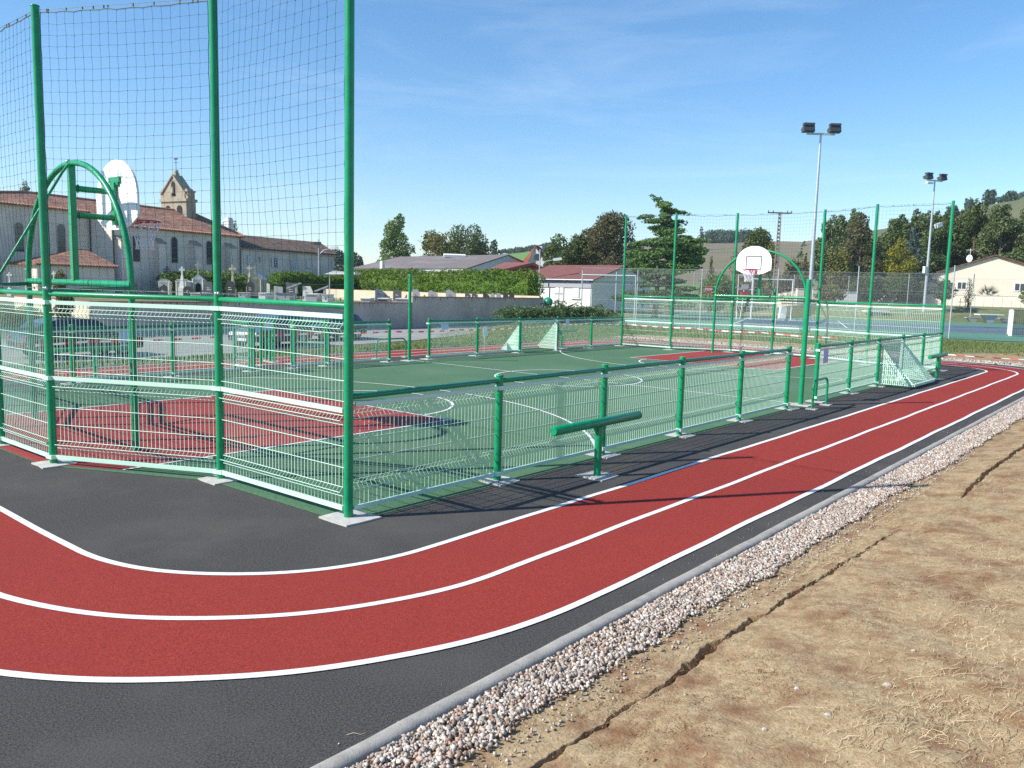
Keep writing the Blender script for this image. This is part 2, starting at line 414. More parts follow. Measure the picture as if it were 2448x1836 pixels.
def ground_z(x, y):
    dx, dy = x-CAMP[0], y-CAMP[1]; r = math.hypot(dx, dy); az = math.atan2(dy, dx)
    z = -0.03
    rel = (az-YAW+math.pi) % (2*math.pi)-math.pi
    if y < -3.0 and abs(x) < 40: z = -0.45
    z += dip(x, y)
    if abs(rel) > 1.35: return z
    yy, rr, sx = ridge(az)
    d = math.cos(YAW-az)
    base = 0.0
    if sx > 1700:   # grass bank behind the tennis court
        dep = r*d
        base = 1.55*sstep(84, 92, dep)*sstep(1700, 2000, sx)
    z += base
    if r > 125:
        sxx = max(-1500, min(3500, sx))
        P = at(sxx, yy, rr*d)
        H = P.z
        t = (r-125)/(rr-125)
        if t <= 1: z += (H-z)*(0.25*t+0.75*sstep(0, 1, t)) + hnoise(x, y)*1.5*t*(1-t)
        else: z = H - (r-rr)*0.05
    return z

azs = []
a = -180.0
while a < 180:
    azs.append(R(a)+YAW); a += 0.6 if abs(a) < 46 else 6
rs = [1.5, 4, 8, 12, 16]+[18+1.25*i for i in range(28)]+[55, 65, 75, 82, 86, 90, 94, 98, 104, 112, 125, 145, 170, 200, 235, 270, 310, 350, 390, 420, 440, 470, 510, 550, 600, 650, 690, 720, 800, 1000, 1600, 3500]
gv = [(CAMP[0], CAMP[1], -0.03)]; gf = []; gm = []
for r in rs:
    for az in azs:
        x, y = CAMP[0]+r*math.cos(az), CAMP[1]+r*math.sin(az)
        gv.append((x, y, ground_z(x, y)))
n = len(azs)
for i in range(n):
    gf.append((0, 1+i, 1+(i+1) % n)); gm.append(0)
for j in range(len(rs)-1):
    for i in range(n):
        gf.append((1+j*n+i, 1+(j+1)*n+i, 1+(j+1)*n+(i+1) % n, 1+j*n+(i+1) % n))
        rel = (azs[i]-YAW+math.pi) % (2*math.pi)-math.pi
        sx = PXW/2+FPX*math.tan(-rel) if abs(rel) < 1.3 else -9999
        m_ = 0
        if rs[j] >= 200 and 1150 < sx < 1345: m_ = 1
        elif rs[j] >= 235 and 1345 <= sx < 1960: m_ = 2 if rs[j] < 640 else 1
        elif rs[j] >= 235 and sx >= 1960: m_ = 3
        elif 1345 <= sx < 1760 and rs[j] >= 145: m_ = 1
        gm.append(m_)
me = bpy.data.meshes.new('ground'); me.from_pydata(gv, [], gf)
for k in ('grass', 'field_g', 'field_b', 'hillm'): me.materials.append(M[k])
me.polygons.foreach_set('material_index', gm); me.polygons.foreach_set('use_smooth', [True]*len(gf)); me.update()
struct(link('ground', me))

def sheet(name, poly, z, m, sub=None, parent=None):
    b = MB(); b.add([(x, y, z) for x, y in poly], [tuple(range(len(poly)))])
    o = b.build(name, m, parent)
    if parent is None: struct(o)
    return o

def rrect(x0, x1, y0, y1, rl, rr, n=14, far=None):
    """rounded rectangle outline, counter-clockwise from bottom-left; rl/rr corner radii at the near (left) and far (right) end"""
    pts = []
    def arc(cx, cy, r, a0):
        for i in range(n+1):
            t = a0+math.pi/2*i/n; pts.append((cx+r*math.cos(t), cy+r*math.sin(t)))
    arc(x0+rl, y0+rl, rl, math.pi); arc(x1-rr, y0+rr, rr, 1.5*math.pi); arc(x1-rr, y1-rr, rr, 0); arc(x0+rl, y1-rl, rl, math.pi/2)
    return pts

def dense(pts, step, closed=True):
    out = []; m = len(pts)
    for i in range(m if closed else m-1):
        a = Vector(pts[i]); b = Vector(pts[(i+1) % m]); k = max(1, int((b-a).length/step))
        for j in range(k): out.append(tuple(a+(b-a)*(j/k)))
    if not closed: out.append(tuple(pts[-1]))
    return out

def ribbon(mb, pts, w, z, closed=False, wob=0.0):
    m = len(pts); P = [Vector((p[0], p[1])) for p in pts]; L = []; Rr = []
    for i in range(m):
        if closed: d = P[(i+1) % m]-P[i-1]
        else: d = P[min(i+1, m-1)]-P[max(i-1, 0)]
        d.normalize(); nrm = Vector((-d.y, d.x)); q = P[i]
        s = wob*(math.sin(q.x*1.7+q.y*1.1)+0.6*math.sin(q.x*4.1-q.y*3.3))
        L.append(q+nrm*(w/2+s)); Rr.append(q-nrm*(w/2-s))
    vs = [(p.x, p.y, z) for p in L]+[(p.x, p.y, z) for p in Rr]
    fs = []
    for i in range(m if closed else m-1):
        j = (i+1) % m; fs.append((i, m+i, m+j, j))
    mb.add(vs, fs)

LX, WY = 23.61, 11.92                       # court length and width
T = dict(x0=-2.18, x1=26.25, y0=-1.2, y1=13.2)
def ring(o): return rrect(T['x0']-o, T['x1']+o, T['y0']-o, T['y1']+o, 2.0+o, 1.95+o, 64)
# asphalt pad: bounded by the kerb
pad = [(-9,-3.17),(25.4,-3.17)]
for i in range(1, 9):
    t = -math.pi/2+math.pi/2*i/8; pad.append((25.4+3.05*math.cos(t), -0.12+3.05*math.sin(t)))
pad += [(28.45, 12.6), (27.6, 14.6), (25.6, 15.15), (-9, 15.1)]
sheet('asphalt_pad', pad, 0.0, M['asphalt'])
# red running lanes between the lines (annulus)
b = MB(); ro = dense(ring(1.7), 0.6); 
inn = dense(ring(0.0), 0.6)
def annulus(mb, r_in, r_out, z, nn=400):
    def samp(poly, nn):
        P = [Vector(p) for p in poly]+[Vector(poly[0])]; L = [0]
        for u, v in zip(P, P[1:]): L.append(L[-1]+(v-u).length)
        return P, L
    a = rrect(T['x0']-r_in, T['x1']+r_in, T['y0']-r_in, T['y1']+r_in, 2.0+r_in, 1.95+r_in, 64)
    c = rrect(T['x0']-r_out, T['x1']+r_out, T['y0']-r_out, T['y1']+r_out, 2.0+r_out, 1.95+r_out, 64)
    m = len(a); vs = [(p[0], p[1], z) for p in a]+[(p[0], p[1], z) for p in c]
    mb.add(vs, [(i, m+i, m+(i+1) % m, (i+1) % m) for i in range(m)])
annulus(b, 0.0, 1.7, 0.004)
struct(b.build('running_track', M['track']))
for k, o in enumerate((0.0, 0.85, 1.7)):
    b = MB(); ribbon(b, dense(ring(o), 0.12), 0.064, 0.008, True, 0.006)
    struct(b.build('track_line', M['line']))

# green playing surface follows the fence outline
P1, P2 = (-1.05, 4.31), (-0.04, 2.25)
def endpts():
    return [(0, 0), P2, P1, (-1.07, WY/2), (P1[0], WY-P1[1]), (P2[0], WY-P2[1]), (0, WY)]
near_end = endpts()
far_end = [(LX-x, y) for x, y in near_end]
def grow(p, g=0.13):
    cx, cy = LX/2, WY/2
    return (p[0]+(g if p[0] > cx else -g), p[1]+(g if p[1] > cy else -g) if abs(p[1]-cy) > 5 else p[1])
sheet('court_surface', [grow(p) for p in far_end]+[grow(p) for p in reversed(near_end)], 0.004, M['court'])
KY0, KY1, KX = 3.42, 8.50, 4.87
for s in (0, 1):
    xx = (lambda x: x) if s == 0 else (lambda x: LX+0.1-x)
    poly = [(xx(-1.17), KY0+0.95), (xx(-0.62), KY0), (xx(KX), KY0), (xx(KX), KY1), (xx(-0.62), KY1), (xx(-1.17), KY1-0.95)]
    poly = [(max(-1.17, min(LX+1.17, x)), y) for x, y in poly]
    if s: poly.reverse()
    sheet('key_surface', poly, 0.008, M['key'])
    b = MB(); ribbon(b, [(xx(-0.62), KY0), (xx(KX), KY0), (xx(KX), KY1), (xx(-0.62), KY1)], 0.05, 0.012)
    # straight mitred outline
    b = MB(); w = 0.025
    for (a0, a1, c0, c1) in ((-0.62, KX+w, KY0-w, KY0+w), (-0.62, KX+w, KY1-w, KY1+w)):
        q0, q1 = sorted((xx(a0), xx(a1))); b.quad((q0, c0, 0.012), (q1, c0, 0.012), (q1, c1, 0.012), (q0, c1, 0.012))
    q0, q1 = sorted((xx(KX-w), xx(KX+w))); b.quad((q0, KY0+w, 0.012), (q1, KY0+w, 0.012), (q1, KY1-w, 0.012), (q0, KY1-w, 0.012))
    struct(b.build('key_line', M['line']))
    b = MB(); ribbon(b, [(xx(KX+1.88*math.cos(t)), 5.96+1.88*math.sin(t)) for t in np.linspace(-math.pi/2+0.03, math.pi/2-0.03, 40)], 0.05, 0.013)
    struct(b.build('free_throw_arc', M['line']))
    t1 = math.asin(5.9/7.04)
    b = MB(); ribbon(b, [(xx(0.51+7.04*math.cos(t)), 5.96+7.04*math.sin(t)) for t in np.linspace(-t1, t1, 60)], 0.05, 0.0145)
    struct(b.build('area_arc', M['line']))
b = MB(); ribbon(b, [(11.9, 0.02), (11.9, WY-0.02)], 0.05, 0.012); struct(b.build('halfway_line', M['line']))
b = MB(); ribbon(b, [(11.95+1.88*math.cos(t), 6.1+1.88*math.sin(t)) for t in np.linspace(0, 2*math.pi, 64, endpoint=False)], 0.05, 0.0145, True)
struct(b.build('centre_circle', M['line']))

# kerb: rounded concrete edging along the asphalt
b = MB()
kp = dense([(-9, -3.215), (25.4, -3.215)]+[(25.4+3.11*math.cos(t), -0.12+3.11*math.sin(t)) for t in np.linspace(-1.5, 0, 10)]+[(28.51, 12.5)], 0.2, False)
prof = [(-0.06, -0.05), (-0.06, 0.006), (-0.05, 0.018), (-0.025, 0.026), (0.015, 0.026), (0.04, 0.016), (0.05, -0.005), (0.055, -0.06)]
vs = []; m = len(kp); rk = random.Random(5)
for i, q in enumerate(kp):
    a = Vector(kp[max(i-1, 0)]); c = Vector(kp[min(i+1, m-1)]); d = (c-a).normalized(); nn_ = Vector((d.y, -d.x)); j = rk.uniform(-0.003, 0.003); jz = rk.uniform(-0.003, 0.003)
    for (o, z) in prof:
        vs.append((q[0]+nn_.x*(o+j), q[1]+nn_.y*(o+j), z+jz))
k = len(prof)
b.add(vs, [(i*k+j, (i+1)*k+j, (i+1)*k+j+1, i*k+j+1) for i in range(m-1) for j in range(k-1)], True)
struct(b.build('kerb', M['concrete']))

# dirt bank in the foreground with its open drying crack -----------------
def bank_z(x, y):
    t = max(0.0, -3.68-y)
    return -0.012 + 0.13*t*min(1.0, t*1.5+0.15) + 0.012*math.sin(x*2.1+y*3.0)*min(1, t*2) + 0.008*math.sin(x*6.3-y*5.1)*min(1, t*2) + 0.02*math.sin(x*0.8+2)*min(1, t)
DD = 2448/2212
CR = [(1155,1659,1.0),(1210,1622,1.1),(1262,1590,.9),(1300,1570,1.2),(1345,1530,.8),(1390,1508,.5),(1440,1478,.9),(1482,1445,1.8),(1520,1412,2.4),(1540,1392,2.2),(1572,1375,1.0),(1608,1352,1.9),(1630,1334,1.6),(1652,1330,.5),(1680,1308,1.1),(1705,1288,1.6),(1745,1265,1.3),(1765,1255,.8),(1800,1232,1.2),(1822,1215,1.0),(1870,1190,.8),(1905,1165,.7),(1950,1140,.6)]
CR2 = [(2075,1078,.8),(2100,1050,1.2),(2130,1022,1.6),(2160,1000,1.4),(2195,975,1.3),(2212,965,1.2)]
def onbank(sx, sy):
    z = 0.0
    for _ in range(12):
        # ray to height z
        u = (sx-PXW/2)/FPX; v = -(sy-PXH/2)/FPX; d = F_+u*R2+v*U2
        t = (z-CAMP[2])/d[2]; p = CAMP+t*d; z = z*0.4+0.6*bank_z(p[0], p[1])
    return Vector((p[0], p[1], z))
crack = []
for C_ in (CR, CR2):
    crack.append([(onbank(x*DD, y*DD), w) for x, y, w in C_])
def crack_depth(x, y):
    best = 0
    for L in crack:
        for (a, wa), (c, wc) in zip(L, L[1:]):
            if x < min(a.x, c.x)-0.2 or x > max(a.x, c.x)+0.2: continue
            ax, ay, cx_, cy_ = a.x, a.y, c.x, c.y; l2 = (cx_-ax)**2+(cy_-ay)**2+1e-9
            t = max(0, min(1, ((x-ax)*(cx_-ax)+(y-ay)*(cy_-ay))/l2)); dx = x-ax-t*(cx_-ax); dy = y-ay-t*(cy_-ay)
            w = (wa+(wc-wa)*t)*0.0105*(1+0.35*math.sin(x*23)+0.25*math.sin(x*61))
            w *= 1+max(0, x)*0.06
            d = math.hypot(dx, dy)
            if d < w*1.6: best = max(best, min(1.0, (w*1.6-d)/(w*0.35))*min(0.26, 0.08+w*7.0))
    return best
xs = []; x = -6.5
while x < 60: xs.append(x); x += 0.022 if x < 3.5 else (0.05 if x < 12 else (0.15 if x < 20 else 1.0))
vv = []; v = 0.47
while v > -12:
    vv.append(v); a_ = abs(v); v -= 0.0055 if a_ < 0.06 else (0.018 if a_ < 0.5 else (0.045 if a_ < 3 else 0.4))
ckx = [p.x for L in crack for p, w in L]; cky = [p.y for L in crack for p, w in L]; ckw = [w for L in crack for p, w in L]
o_i = np.argsort(ckx); ckx = np.array(ckx)[o_i]; cky = np.array(cky)[o_i]; ckw = np.array(ckw)[o_i]
gap0, gap1 = crack[0][-1][0].x, crack[1][0][0].x
end1 = crack[1][-1][0].x
vs = []; nx_, ny_ = len(xs), len(vv)
NZ = RNG.normal(0, 1, (ny_, nx_))
for _ in range(2):
    NZ = (NZ+np.roll(NZ, 1, 0)+np.roll(NZ, -1, 0)+np.roll(NZ, 1, 1)+np.roll(NZ, -1, 1))/5
YC = np.interp(xs, ckx, cky); WC = np.interp(xs, ckx, ckw)
for j, v in enumerate(vv):
    for i, x in enumerate(xs):
        y = -4.02+v+(YC[i]+4.02+0.006*math.sin(x*31)+0.004*math.sin(x*67+1))*math.exp(-(v/0.32)**2)
        w = WC[i]*0.0125*(1+0.3*math.sin(x*19)+0.2*math.sin(x*47+2))*(1+max(0, x)*0.05)
        if gap0 < x < gap1 or x > end1+.3: w *= 0.0
        elif x > gap0-0.5 and x < gap0: w *= (gap0-x)/0.5
        elif gap1 < x < gap1+0.4: w *= (x-gap1)/0.4
        dd_ = abs(v); cd = 0.0
        if w > 1e-4 and dd_ < w*1.25: cd = min(1.0, (w*1.25-dd_)/(w*0.55+0.002))*min(0.24, 0.05+w*8.0)
        vs.append((x, y, bank_z(x, y)+(NZ[j, i]*0.006*(1 if dd_ > .06 else .4)+0.004*math.sin(x*17+3*math.sin(y*13))*math.sin(y*19+2*math.sin(x*11)))*min(1, max(0, (-3.55-y))*3+0.1)-cd))
fs = [(j*nx_+i, (j+1)*nx_+i, (j+1)*nx_+i+1, j*nx_+i+1) for j in range(ny_-1) for i in range(nx_-1)]
me = bpy.data.meshes.new('dirt_bank'); me.from_pydata(vs, [], fs); me.materials.append(M['dirt'])
me.polygons.foreach_set('use_smooth', [True]*len(fs)); me.update()
struct(link('dirt_bank', me))
# bare soil strip round the far end of the track
strip = [(28.5, -6), (60, -6), (44, -1.5), (36.5, 0.0), (33, 1.6), (32.6, 6), (33.6, 12), (31.5, 15.6), (28, 15.5), (24, 15.3), (24, 15.1), (25.6, 15.15), (27.6, 14.6), (28.5, 12.6)]
b = MB(); cxs = sum(p[0] for p in strip)/len(strip)
b.add([(x, y, -0.014) for x, y in strip], [tuple(range(len(strip)))])
struct(b.build('bare_soil', M['dirt']))

# gravel ------------------------------------------------------------------
ICO = None
def ico():
    t = (1+5**0.5)/2; v = np.array([(-1,t,0),(1,t,0),(-1,-t,0),(1,-t,0),(0,-1,t),(0,1,t),(0,-1,-t),(0,1,-t),(t,0,-1),(t,0,1),(-t,0,-1),(-t,0,1)])/math.hypot(1, t)
    f = np.array([(0,11,5),(0,5,1),(0,1,7),(0,7,10),(0,10,11),(1,5,9),(5,11,4),(11,10,2),(10,7,6),(7,1,8),(3,9,4),(3,4,2),(3,2,6),(3,6,8),(3,8,9),(4,9,5),(2,4,11),(6,2,10),(8,6,7),(9,8,1)])
    return v, f
IV, IF = ico()
def scatter_mesh(name, m, V0, F0, pos, size, squash=None, rot=True, jit=0.35):
    """numpy batch of one small shape at many places"""
    N = len(pos); nv = len(V0)
    V = np.repeat(V0[None], N, 0)
    if jit: V = V*(1+RNG.uniform(-jit, jit, (N, nv, 1)))
    V = V*(size[:, None, None] if np.ndim(size) == 1 else size[:, None, :])
    if rot:
        q = RNG.normal(0, 1, (N, 4)); q /= np.linalg.norm(q, axis=1)[:, None]; w, x, y, z = q.T
        Rm = np.stack([np.stack([1-2*(y*y+z*z), 2*(x*y-z*w), 2*(x*z+y*w)], 1), np.stack([2*(x*y+z*w), 1-2*(x*x+z*z), 2*(y*z-x*w)], 1), np.stack([2*(x*z-y*w), 2*(y*z+x*w), 1-2*(x*x+y*y)], 1)], 1)
        V = np.einsum('nij,nvj->nvi', Rm, V)
    V = V+pos[:, None, :]
    Fs = (F0[None]+(np.arange(N)*nv)[:, None, None]).reshape(-1, F0.shape[1])
    me = bpy.data.meshes.new(name)
    me.vertices.add(N*nv); me.vertices.foreach_set('co', V.reshape(-1).astype(np.float32))
    k = F0.shape[1]; me.loops.add(Fs.size); me.loops.foreach_set('vertex_index', Fs.reshape(-1).astype(np.int32))
    me.polygons.add(len(Fs)); me.polygons.foreach_set('loop_start', np.arange(0, Fs.size, k, dtype=np.int32)); me.polygons.foreach_set('loop_total', np.full(len(Fs), k, dtype=np.int32))
    me.update(calc_edges=True); me.materials.append(m)
    return me
pos = []; siz = []
def gadd(n, x0, x1, y0, y1, s0, s1, z0=0.0, z1=0.02):
    for _ in range(n):
        x = RNG.uniform(x0, x1); e = 0.016*math.sin(x*3.1)+0.018*math.sin(x*7.7+1)+0.012*math.sin(x*17)+RNG.normal(0, 0.014)
        y = RNG.uniform(y0+e, y1); s = RNG.uniform(s0, s1)
        pos.append((x, y, RNG.uniform(z0, z1)+s*0.35)); siz.append(s)
gadd(6500, -4.2, 0.8, -3.62, -3.28, 0.006, 0.014, -0.004, 0.008)
gadd(1300, -4.2, 3.5, -3.60, -3.28, 0.011, 0.018, 0.0, 0.006)
gadd(9000, 0.8, 6.5, -3.64, -3.28, 0.007, 0.015, -0.004, 0.008)
gadd(11000, 6.5, 16, -3.70, -3.28, 0.009, 0.018, -0.004, 0.01)
gadd(6500, 16, 28.5, -3.72, -3.28, 0.012, 0.024, -0.004, 0.012)
gadd(2200, -4.2, 9, -3.82, -3.52, 0.003, 0.010, -0.006, 0.004)
gadd(160, -3.5, 12, -3.27, -2.98, 0.002, 0.005, 0.001, 0.003)
for _ in range(3800):
    x = RNG.uniform(28.6, 29.7); y = RNG.uniform(-3.5, 15.5); pos.append((x, y, 0.01)); siz.append(RNG.uniform(0.02, 0.05))
pos = np.array(pos); siz = np.array(siz)
CV = np.array([(-1,-1,-1),(1,-1,-1),(1,1,-1),(-1,1,-1),(-1,-1,1),(1,-1,1),(1,1,1),(-1,1,1)])*0.68; CF = np.array([(0,3,2,1),(4,5,6,7),(0,1,5,4),(1,2,6,5),(2,3,7,6),(3,0,4,7)])
me = scatter_mesh('gravel', M['gravel'], CV, CF, pos, siz[:, None]*RNG.uniform(0.6, 1.35, (len(siz), 3)))
g = link('gravel', me); tag(g, 'pinkish white crushed stone strip between concrete kerb and dirt bank', 'gravel', kind='stuff')
# gravel bed under the loose stones
b = MB(); b.add([(-9,-3.56,-0.006),(28.6,-3.58,-0.006),(28.6,-3.27,-0.006),(-9,-3.27,-0.006)], [(0,1,2,3)])
b.add([(28.56,-3.27,-0.006),(29.8,-3.5,-0.006),(29.8,15,-0.006),(28.56,12.6,-0.006)], [(0,1,2,3)])
struct(b.build('gravel_bed', M['dirt']))

# grass blades and straw ----------------------------------------------------
def blades(name, n, sampler, h0, h1, w, m, label, cat, lean=0.5):
    V = np.zeros((n, 3, 3)); P = np.array([sampler() for _ in range(n)])
    th = RNG.uniform(0, 2*math.pi, n); h = RNG.uniform(h0, h1, n); le = RNG.uniform(0, lean, n)*h; ld = RNG.uniform(0, 2*math.pi, n)
    dx = np.cos(th)*w/2; dy = np.sin(th)*w/2
    V[:, 0] = P+np.stack([-dx, -dy, np.zeros(n)], 1); V[:, 1] = P+np.stack([dx, dy, np.zeros(n)], 1)
    V[:, 2] = P+np.stack([np.cos(ld)*le, np.sin(ld)*le, h], 1)
    me = bpy.data.meshes.new(name)
    me.vertices.add(3*n); me.vertices.foreach_set('co', V.reshape(-1).astype(np.float32)); me.loops.add(3*n); me.loops.foreach_set('vertex_index', np.arange(3*n, dtype=np.int32))
    me.polygons.add(n); me.polygons.foreach_set('loop_start', np.arange(0, 3*n, 3, dtype=np.int32)); me.polygons.foreach_set('loop_total', np.full(n, 3, dtype=np.int32))
    me.update(calc_edges=True); me.materials.append(m)
    o = link(name, me); tag(o, label, cat, kind='stuff'); return o
def s_verge():
    x = RNG.uniform(-6, 44); top = 22.9+max(0, x+5)*0.1+max(0, x-9)*0.06+max(0, x-26)*0.30; y = 15.3+(min(top, 36)-15.3)*RNG.uniform(0, 1)**1.2
    return (x, y+max(0, x-28)*0.25, dip(x, y+max(0, x-28)*0.25)-0.03)
blades('verge_grass', 42000, s_verge, 0.05, 0.14, 0.035, M['blade'], 'short green grass verge between far running lane and pale road', 'grass')
def s_far():
    while True:
        x = RNG.uniform(31, 46); y = RNG.uniform(-2, 27)
        if x > 32.6+0.6*math.sin(y*1.3)+(2.2 if y < 1.5 else 0) and x < 47.2-(y-4.9)*0.37: return (x, y, -0.03)
blades('tennis_verge_grass', 22000, s_far, 0.05, 0.13, 0.04, M['blade'], 'green and yellowing grass between bare soil and tennis court', 'grass')
cl = [(onbank(x*DD, y*DD), r) for x, y, r in ((1700,1215,.35),(1800,1180,.4),(1900,1120,.35),(2100,1400,.4),(2150,1430,.3),(2050,1560,.25),(2130,1600,.3),(1960,1490,.25),(2180,1200,.4),(1950,1060,.3),(2120,1330,.3),(1880,1580,.2),(2200,1500,.3),(1760,1210,.3))]
def s_straw():
    if RNG.uniform() < 0.15:
        x = RNG.uniform(-3, 12); y = RNG.uniform(-7.5, -3.9)
    else:
        p, r = cl[RNG.integers(len(cl))]; x = p.x+RNG.normal(0, r); y = min(-3.85, p.y+RNG.normal(0, r*0.6))
    return (x, y, bank_z(x, y)-0.004)
blades('dry_straw', 5200, s_straw, 0.010, 0.035, 0.0028, M['drygrass'], 'dry pale straw tufts scattered over the brown dirt bank', 'dry grass', 2.6)
def s_dead():
    x = RNG.uniform(-4, 13)
    return (x, RNG.uniform(-8.5, -3.8), 0)
DG = []
while len(DG) < 95000:
    x = RNG.uniform(-3.5, 12); y = -3.8-RNG.uniform(0, 1)**1.2*(3.2+x*.25)
    v = math.sin(x*1.9+y*2.3+0.7*math.sin(y*4))*math.cos(y*1.7-x*0.8)+0.5*math.sin(x*5.1-y*3.7)+0.35*math.sin(x*11+y*9)
    if v+RNG.normal(0, .35) > 0.05+0.5*math.exp(-(abs(y+4)*1.5)): DG.append((x, y, bank_z(x, y)-0.003))
DGI = iter(DG)
blades('dead_grass', len(DG), lambda: next(DGI), 0.004, 0.014, 0.0045, M['deadgrass'], 'short reddish brown dead grass matted over the dirt bank', 'dead grass', 3.5)
# long lying stalks
b = MB()
for _ in range(620):
    x, y, z = s_straw(); a = RNG.uniform(-0.35, 0.35)-0.3+math.pi*0.04; l = RNG.uniform(0.04, 0.16); pts = []
    for k in range(4):
        xx_ = x+math.cos(a)*l*k/3; yy_ = y+math.sin(a)*l*k/3; pts.append((xx_, yy_, bank_z(xx_, yy_)+0.004+0.012*math.sin(k*1.0)*RNG.uniform(0.2, 1))); a += RNG.uniform(-0.3, 0.3)
    b.path(pts, 0.0013, 3, False)
tag(b.build('straw_stalks', M['drygrass']), 'long dry straw stalks lying flat on the dirt bank', 'straw', kind='stuff')
# clods and pebbles lying on the dirt
pos = []; siz = []
for _ in range(9000):
    x = RNG.uniform(-4, 9); y = RNG.uniform(-7.5, -3.72); pos.append((x, y, bank_z(x, y)+0.0)); siz.append(RNG.uniform(0.0015, 0.005) if RNG.uniform() < .97 else RNG.uniform(0.006, 0.012))
me = scatter_mesh('soil_crumbs', M['dirt'], IV, IF, np.array(pos), np.array(siz))
tag(link('soil_crumbs', me), 'small crumbs of dry earth scattered over the dirt bank', 'soil', kind='stuff')
for k, (sx, sy, s, lab) in enumerate(((2185,1633/1.0,0.014,'small pale pebble on the dirt bank, middle of the three near the right edge'),(1980,1712,0.020,'flat beige stone lying on the dirt near the bottom right'),(2122,1640,0.024,'reddish stone with dust on the brown dirt bank'),(1828,1745,0.015,'lone grey pebble low on the dirt bank beside the crack'),(1905,1648,0.018,'light tan pebble half buried in the dirt bank'))):
    if k == 0: sx, sy = 2184, 1557
    p = onbank(sx, sy); b = MB(); rr_ = random.Random(k)
    b.add([(p.x+v[0]*s*rr_.uniform(.8, 1.3), p.y+v[1]*s*rr_.uniform(.8, 1.3), p.z+s*0.25+v[2]*s*0.6) for v in IV], [tuple(f) for f in IF])
    tag(b.build('pebble', M['gravel']), lab, 'pebble', 'loose pebbles on the dirt bank')
# loose twig on the asphalt
p = Vector((-2.2, -2.95, 0)); p = at(845, 1757, 3.9)
tw = [(-2.72+0.01, -2.9, 0.006), (-2.66, -2.92, 0.012), (-2.60, -2.985, 0.007)]
u = (845-PXW/2)/FPX; v = -(1757-PXH/2)/FPX; d = F_+u*R2+v*U2; q = CAMP-d*(CAMP[2]/d[2])
b = MB(); b.path([(q[0]-0.03, q[1]+0.02, 0.005), (q[0], q[1], 0.012), (q[0]+0.02, q[1]-0.03, 0.006), (q[0]+0.045, q[1]-0.035, 0.005)], 0.0015, 5)
tag(b.build('twig', M['drygrass']), 'thin straw coloured twig lying on the near asphalt', 'twig')
#PART3

# ================================================================== FENCES OF THE COURT
PR = 0.045
def footing(par, x, y, s=0.19, seed=0, z=0.0165):
    rr = random.Random(seed*13+int(x*31+y*17)); b = MB(); pts = []
    for cx_, cy_ in ((-1,-1),(0,-1.03),(1,-1),(1.03,0),(1,1),(0,1.02),(-1,1),(-1.02,0)):
        pts.append((x+cx_*s+rr.uniform(-.014,.014), y+cy_*s+rr.uniform(-.014,.014), z+rr.uniform(-.001,.001)))
    pts_b = [(p[0], p[1], -0.02) for p in pts]
    b.add(pts+pts_b, [tuple(range(8))]+[(i, 8+i, 8+(i+1) % 8, (i+1) % 8) for i in range(8)])
    return b.build('footing', M['pad'], par)
def band(mb, x, y, z, nrm, r=PR+0.006, h=0.024):
    mb.tube((x, y, z-h), (x, y, z+h), r, 16)
    n_ = Vector((nrm[0], nrm[1], 0)).normalized(); t = Vector((-n_.y, n_.x, 0))
    mb.obox(Vector((x, y, z))+n_*(r*0.55), n_*(r*0.62), t*(r*1.25), (0, 0, h))
def wire_panel(par, a, b_, z0, z1, folds, horiz, nrm, inset=0.085, pitch=0.055, rw=0.004, name='mesh_panel', m=None):
    a = Vector((a[0], a[1], 0)); c = Vector((b_[0], b_[1], 0)); d = (c-a); L = d.length; d.normalize()
    n_ = Vector((nrm[0], nrm[1], 0)).normalized()
    prof = [(z0, 0)]
    for (fb, ft) in folds: prof += [(fb, 0), ((fb+ft)/2, 0.042), (ft, 0)]
    prof.append((z1, 0)); prof.sort()
    mb = MB(); s = inset
    while s < L-inset+1e-6:
        p = a+d*s
        mb.path([p+n_*o+Vector((0, 0, z)) for z, o in prof], rw, 4, False, True)
        s += pitch
    for (fb, ft) in folds:
        for z, o in ((fb, 0), ((fb+ft)/2, 0.042), (ft, 0)):
            mb.tube(a+d*(inset-0.015)+n_*(o+rw*1.6)+Vector((0, 0, z)), a+d*(L-inset+0.015)+n_*(o+rw*1.6)+Vector((0, 0, z)), rw*1.15, 4, False)
    for z in horiz:
        mb.tube(a+d*(inset-0.03)+n_*(rw*1.6)+Vector((0, 0, z)), a+d*(L-inset+0.03)+n_*(rw*1.6)+Vector((0, 0, z)), rw*1.15, 4, False)
    return mb.build(name, m or M['mint'], par)
def flat_bar(par, a, b_, z, nrm, h=0.022, off=0.022, gap=0.055, name='flat_bar'):
    a = Vector((a[0], a[1], z)); c = Vector((b_[0], b_[1], z)); d = (c-a); L = d.length; d.normalize(); n_ = Vector((nrm[0], nrm[1], 0)).normalized()
    mb = MB(); mid = (a+c)/2+n_*off
    mb.obox(mid, d*(L/2-gap), n_*0.012, (0, 0, h))
    return mb.build(name, M['mint'], par)
def rail(par, a, b_, z, r=0.03, gap=0.035, m='green', name='top_rail'):
    a = Vector((a[0], a[1], z)); c = Vector((b_[0], b_[1], z)); d = (c-a).normalized()
    mb = MB(); mb.path([a+d*gap, a+d*(gap+.02), c-d*(gap+.02), c-d*gap], [r*.75, r, r, r*.75], 14)
    return mb.build(name, M[m], par)
def post(par, x, y, h, name='post', cap=True):
    mb = MB(); mb.tube((x, y, 0.0), (x, y, h-0.012), PR, 20); 
    mb.path([(x, y, h-0.014), (x, y, h-0.004), (x, y, h)], [PR+0.004, PR+0.004, PR*0.8], 20)
    return mb.build(name, M['green'], par)

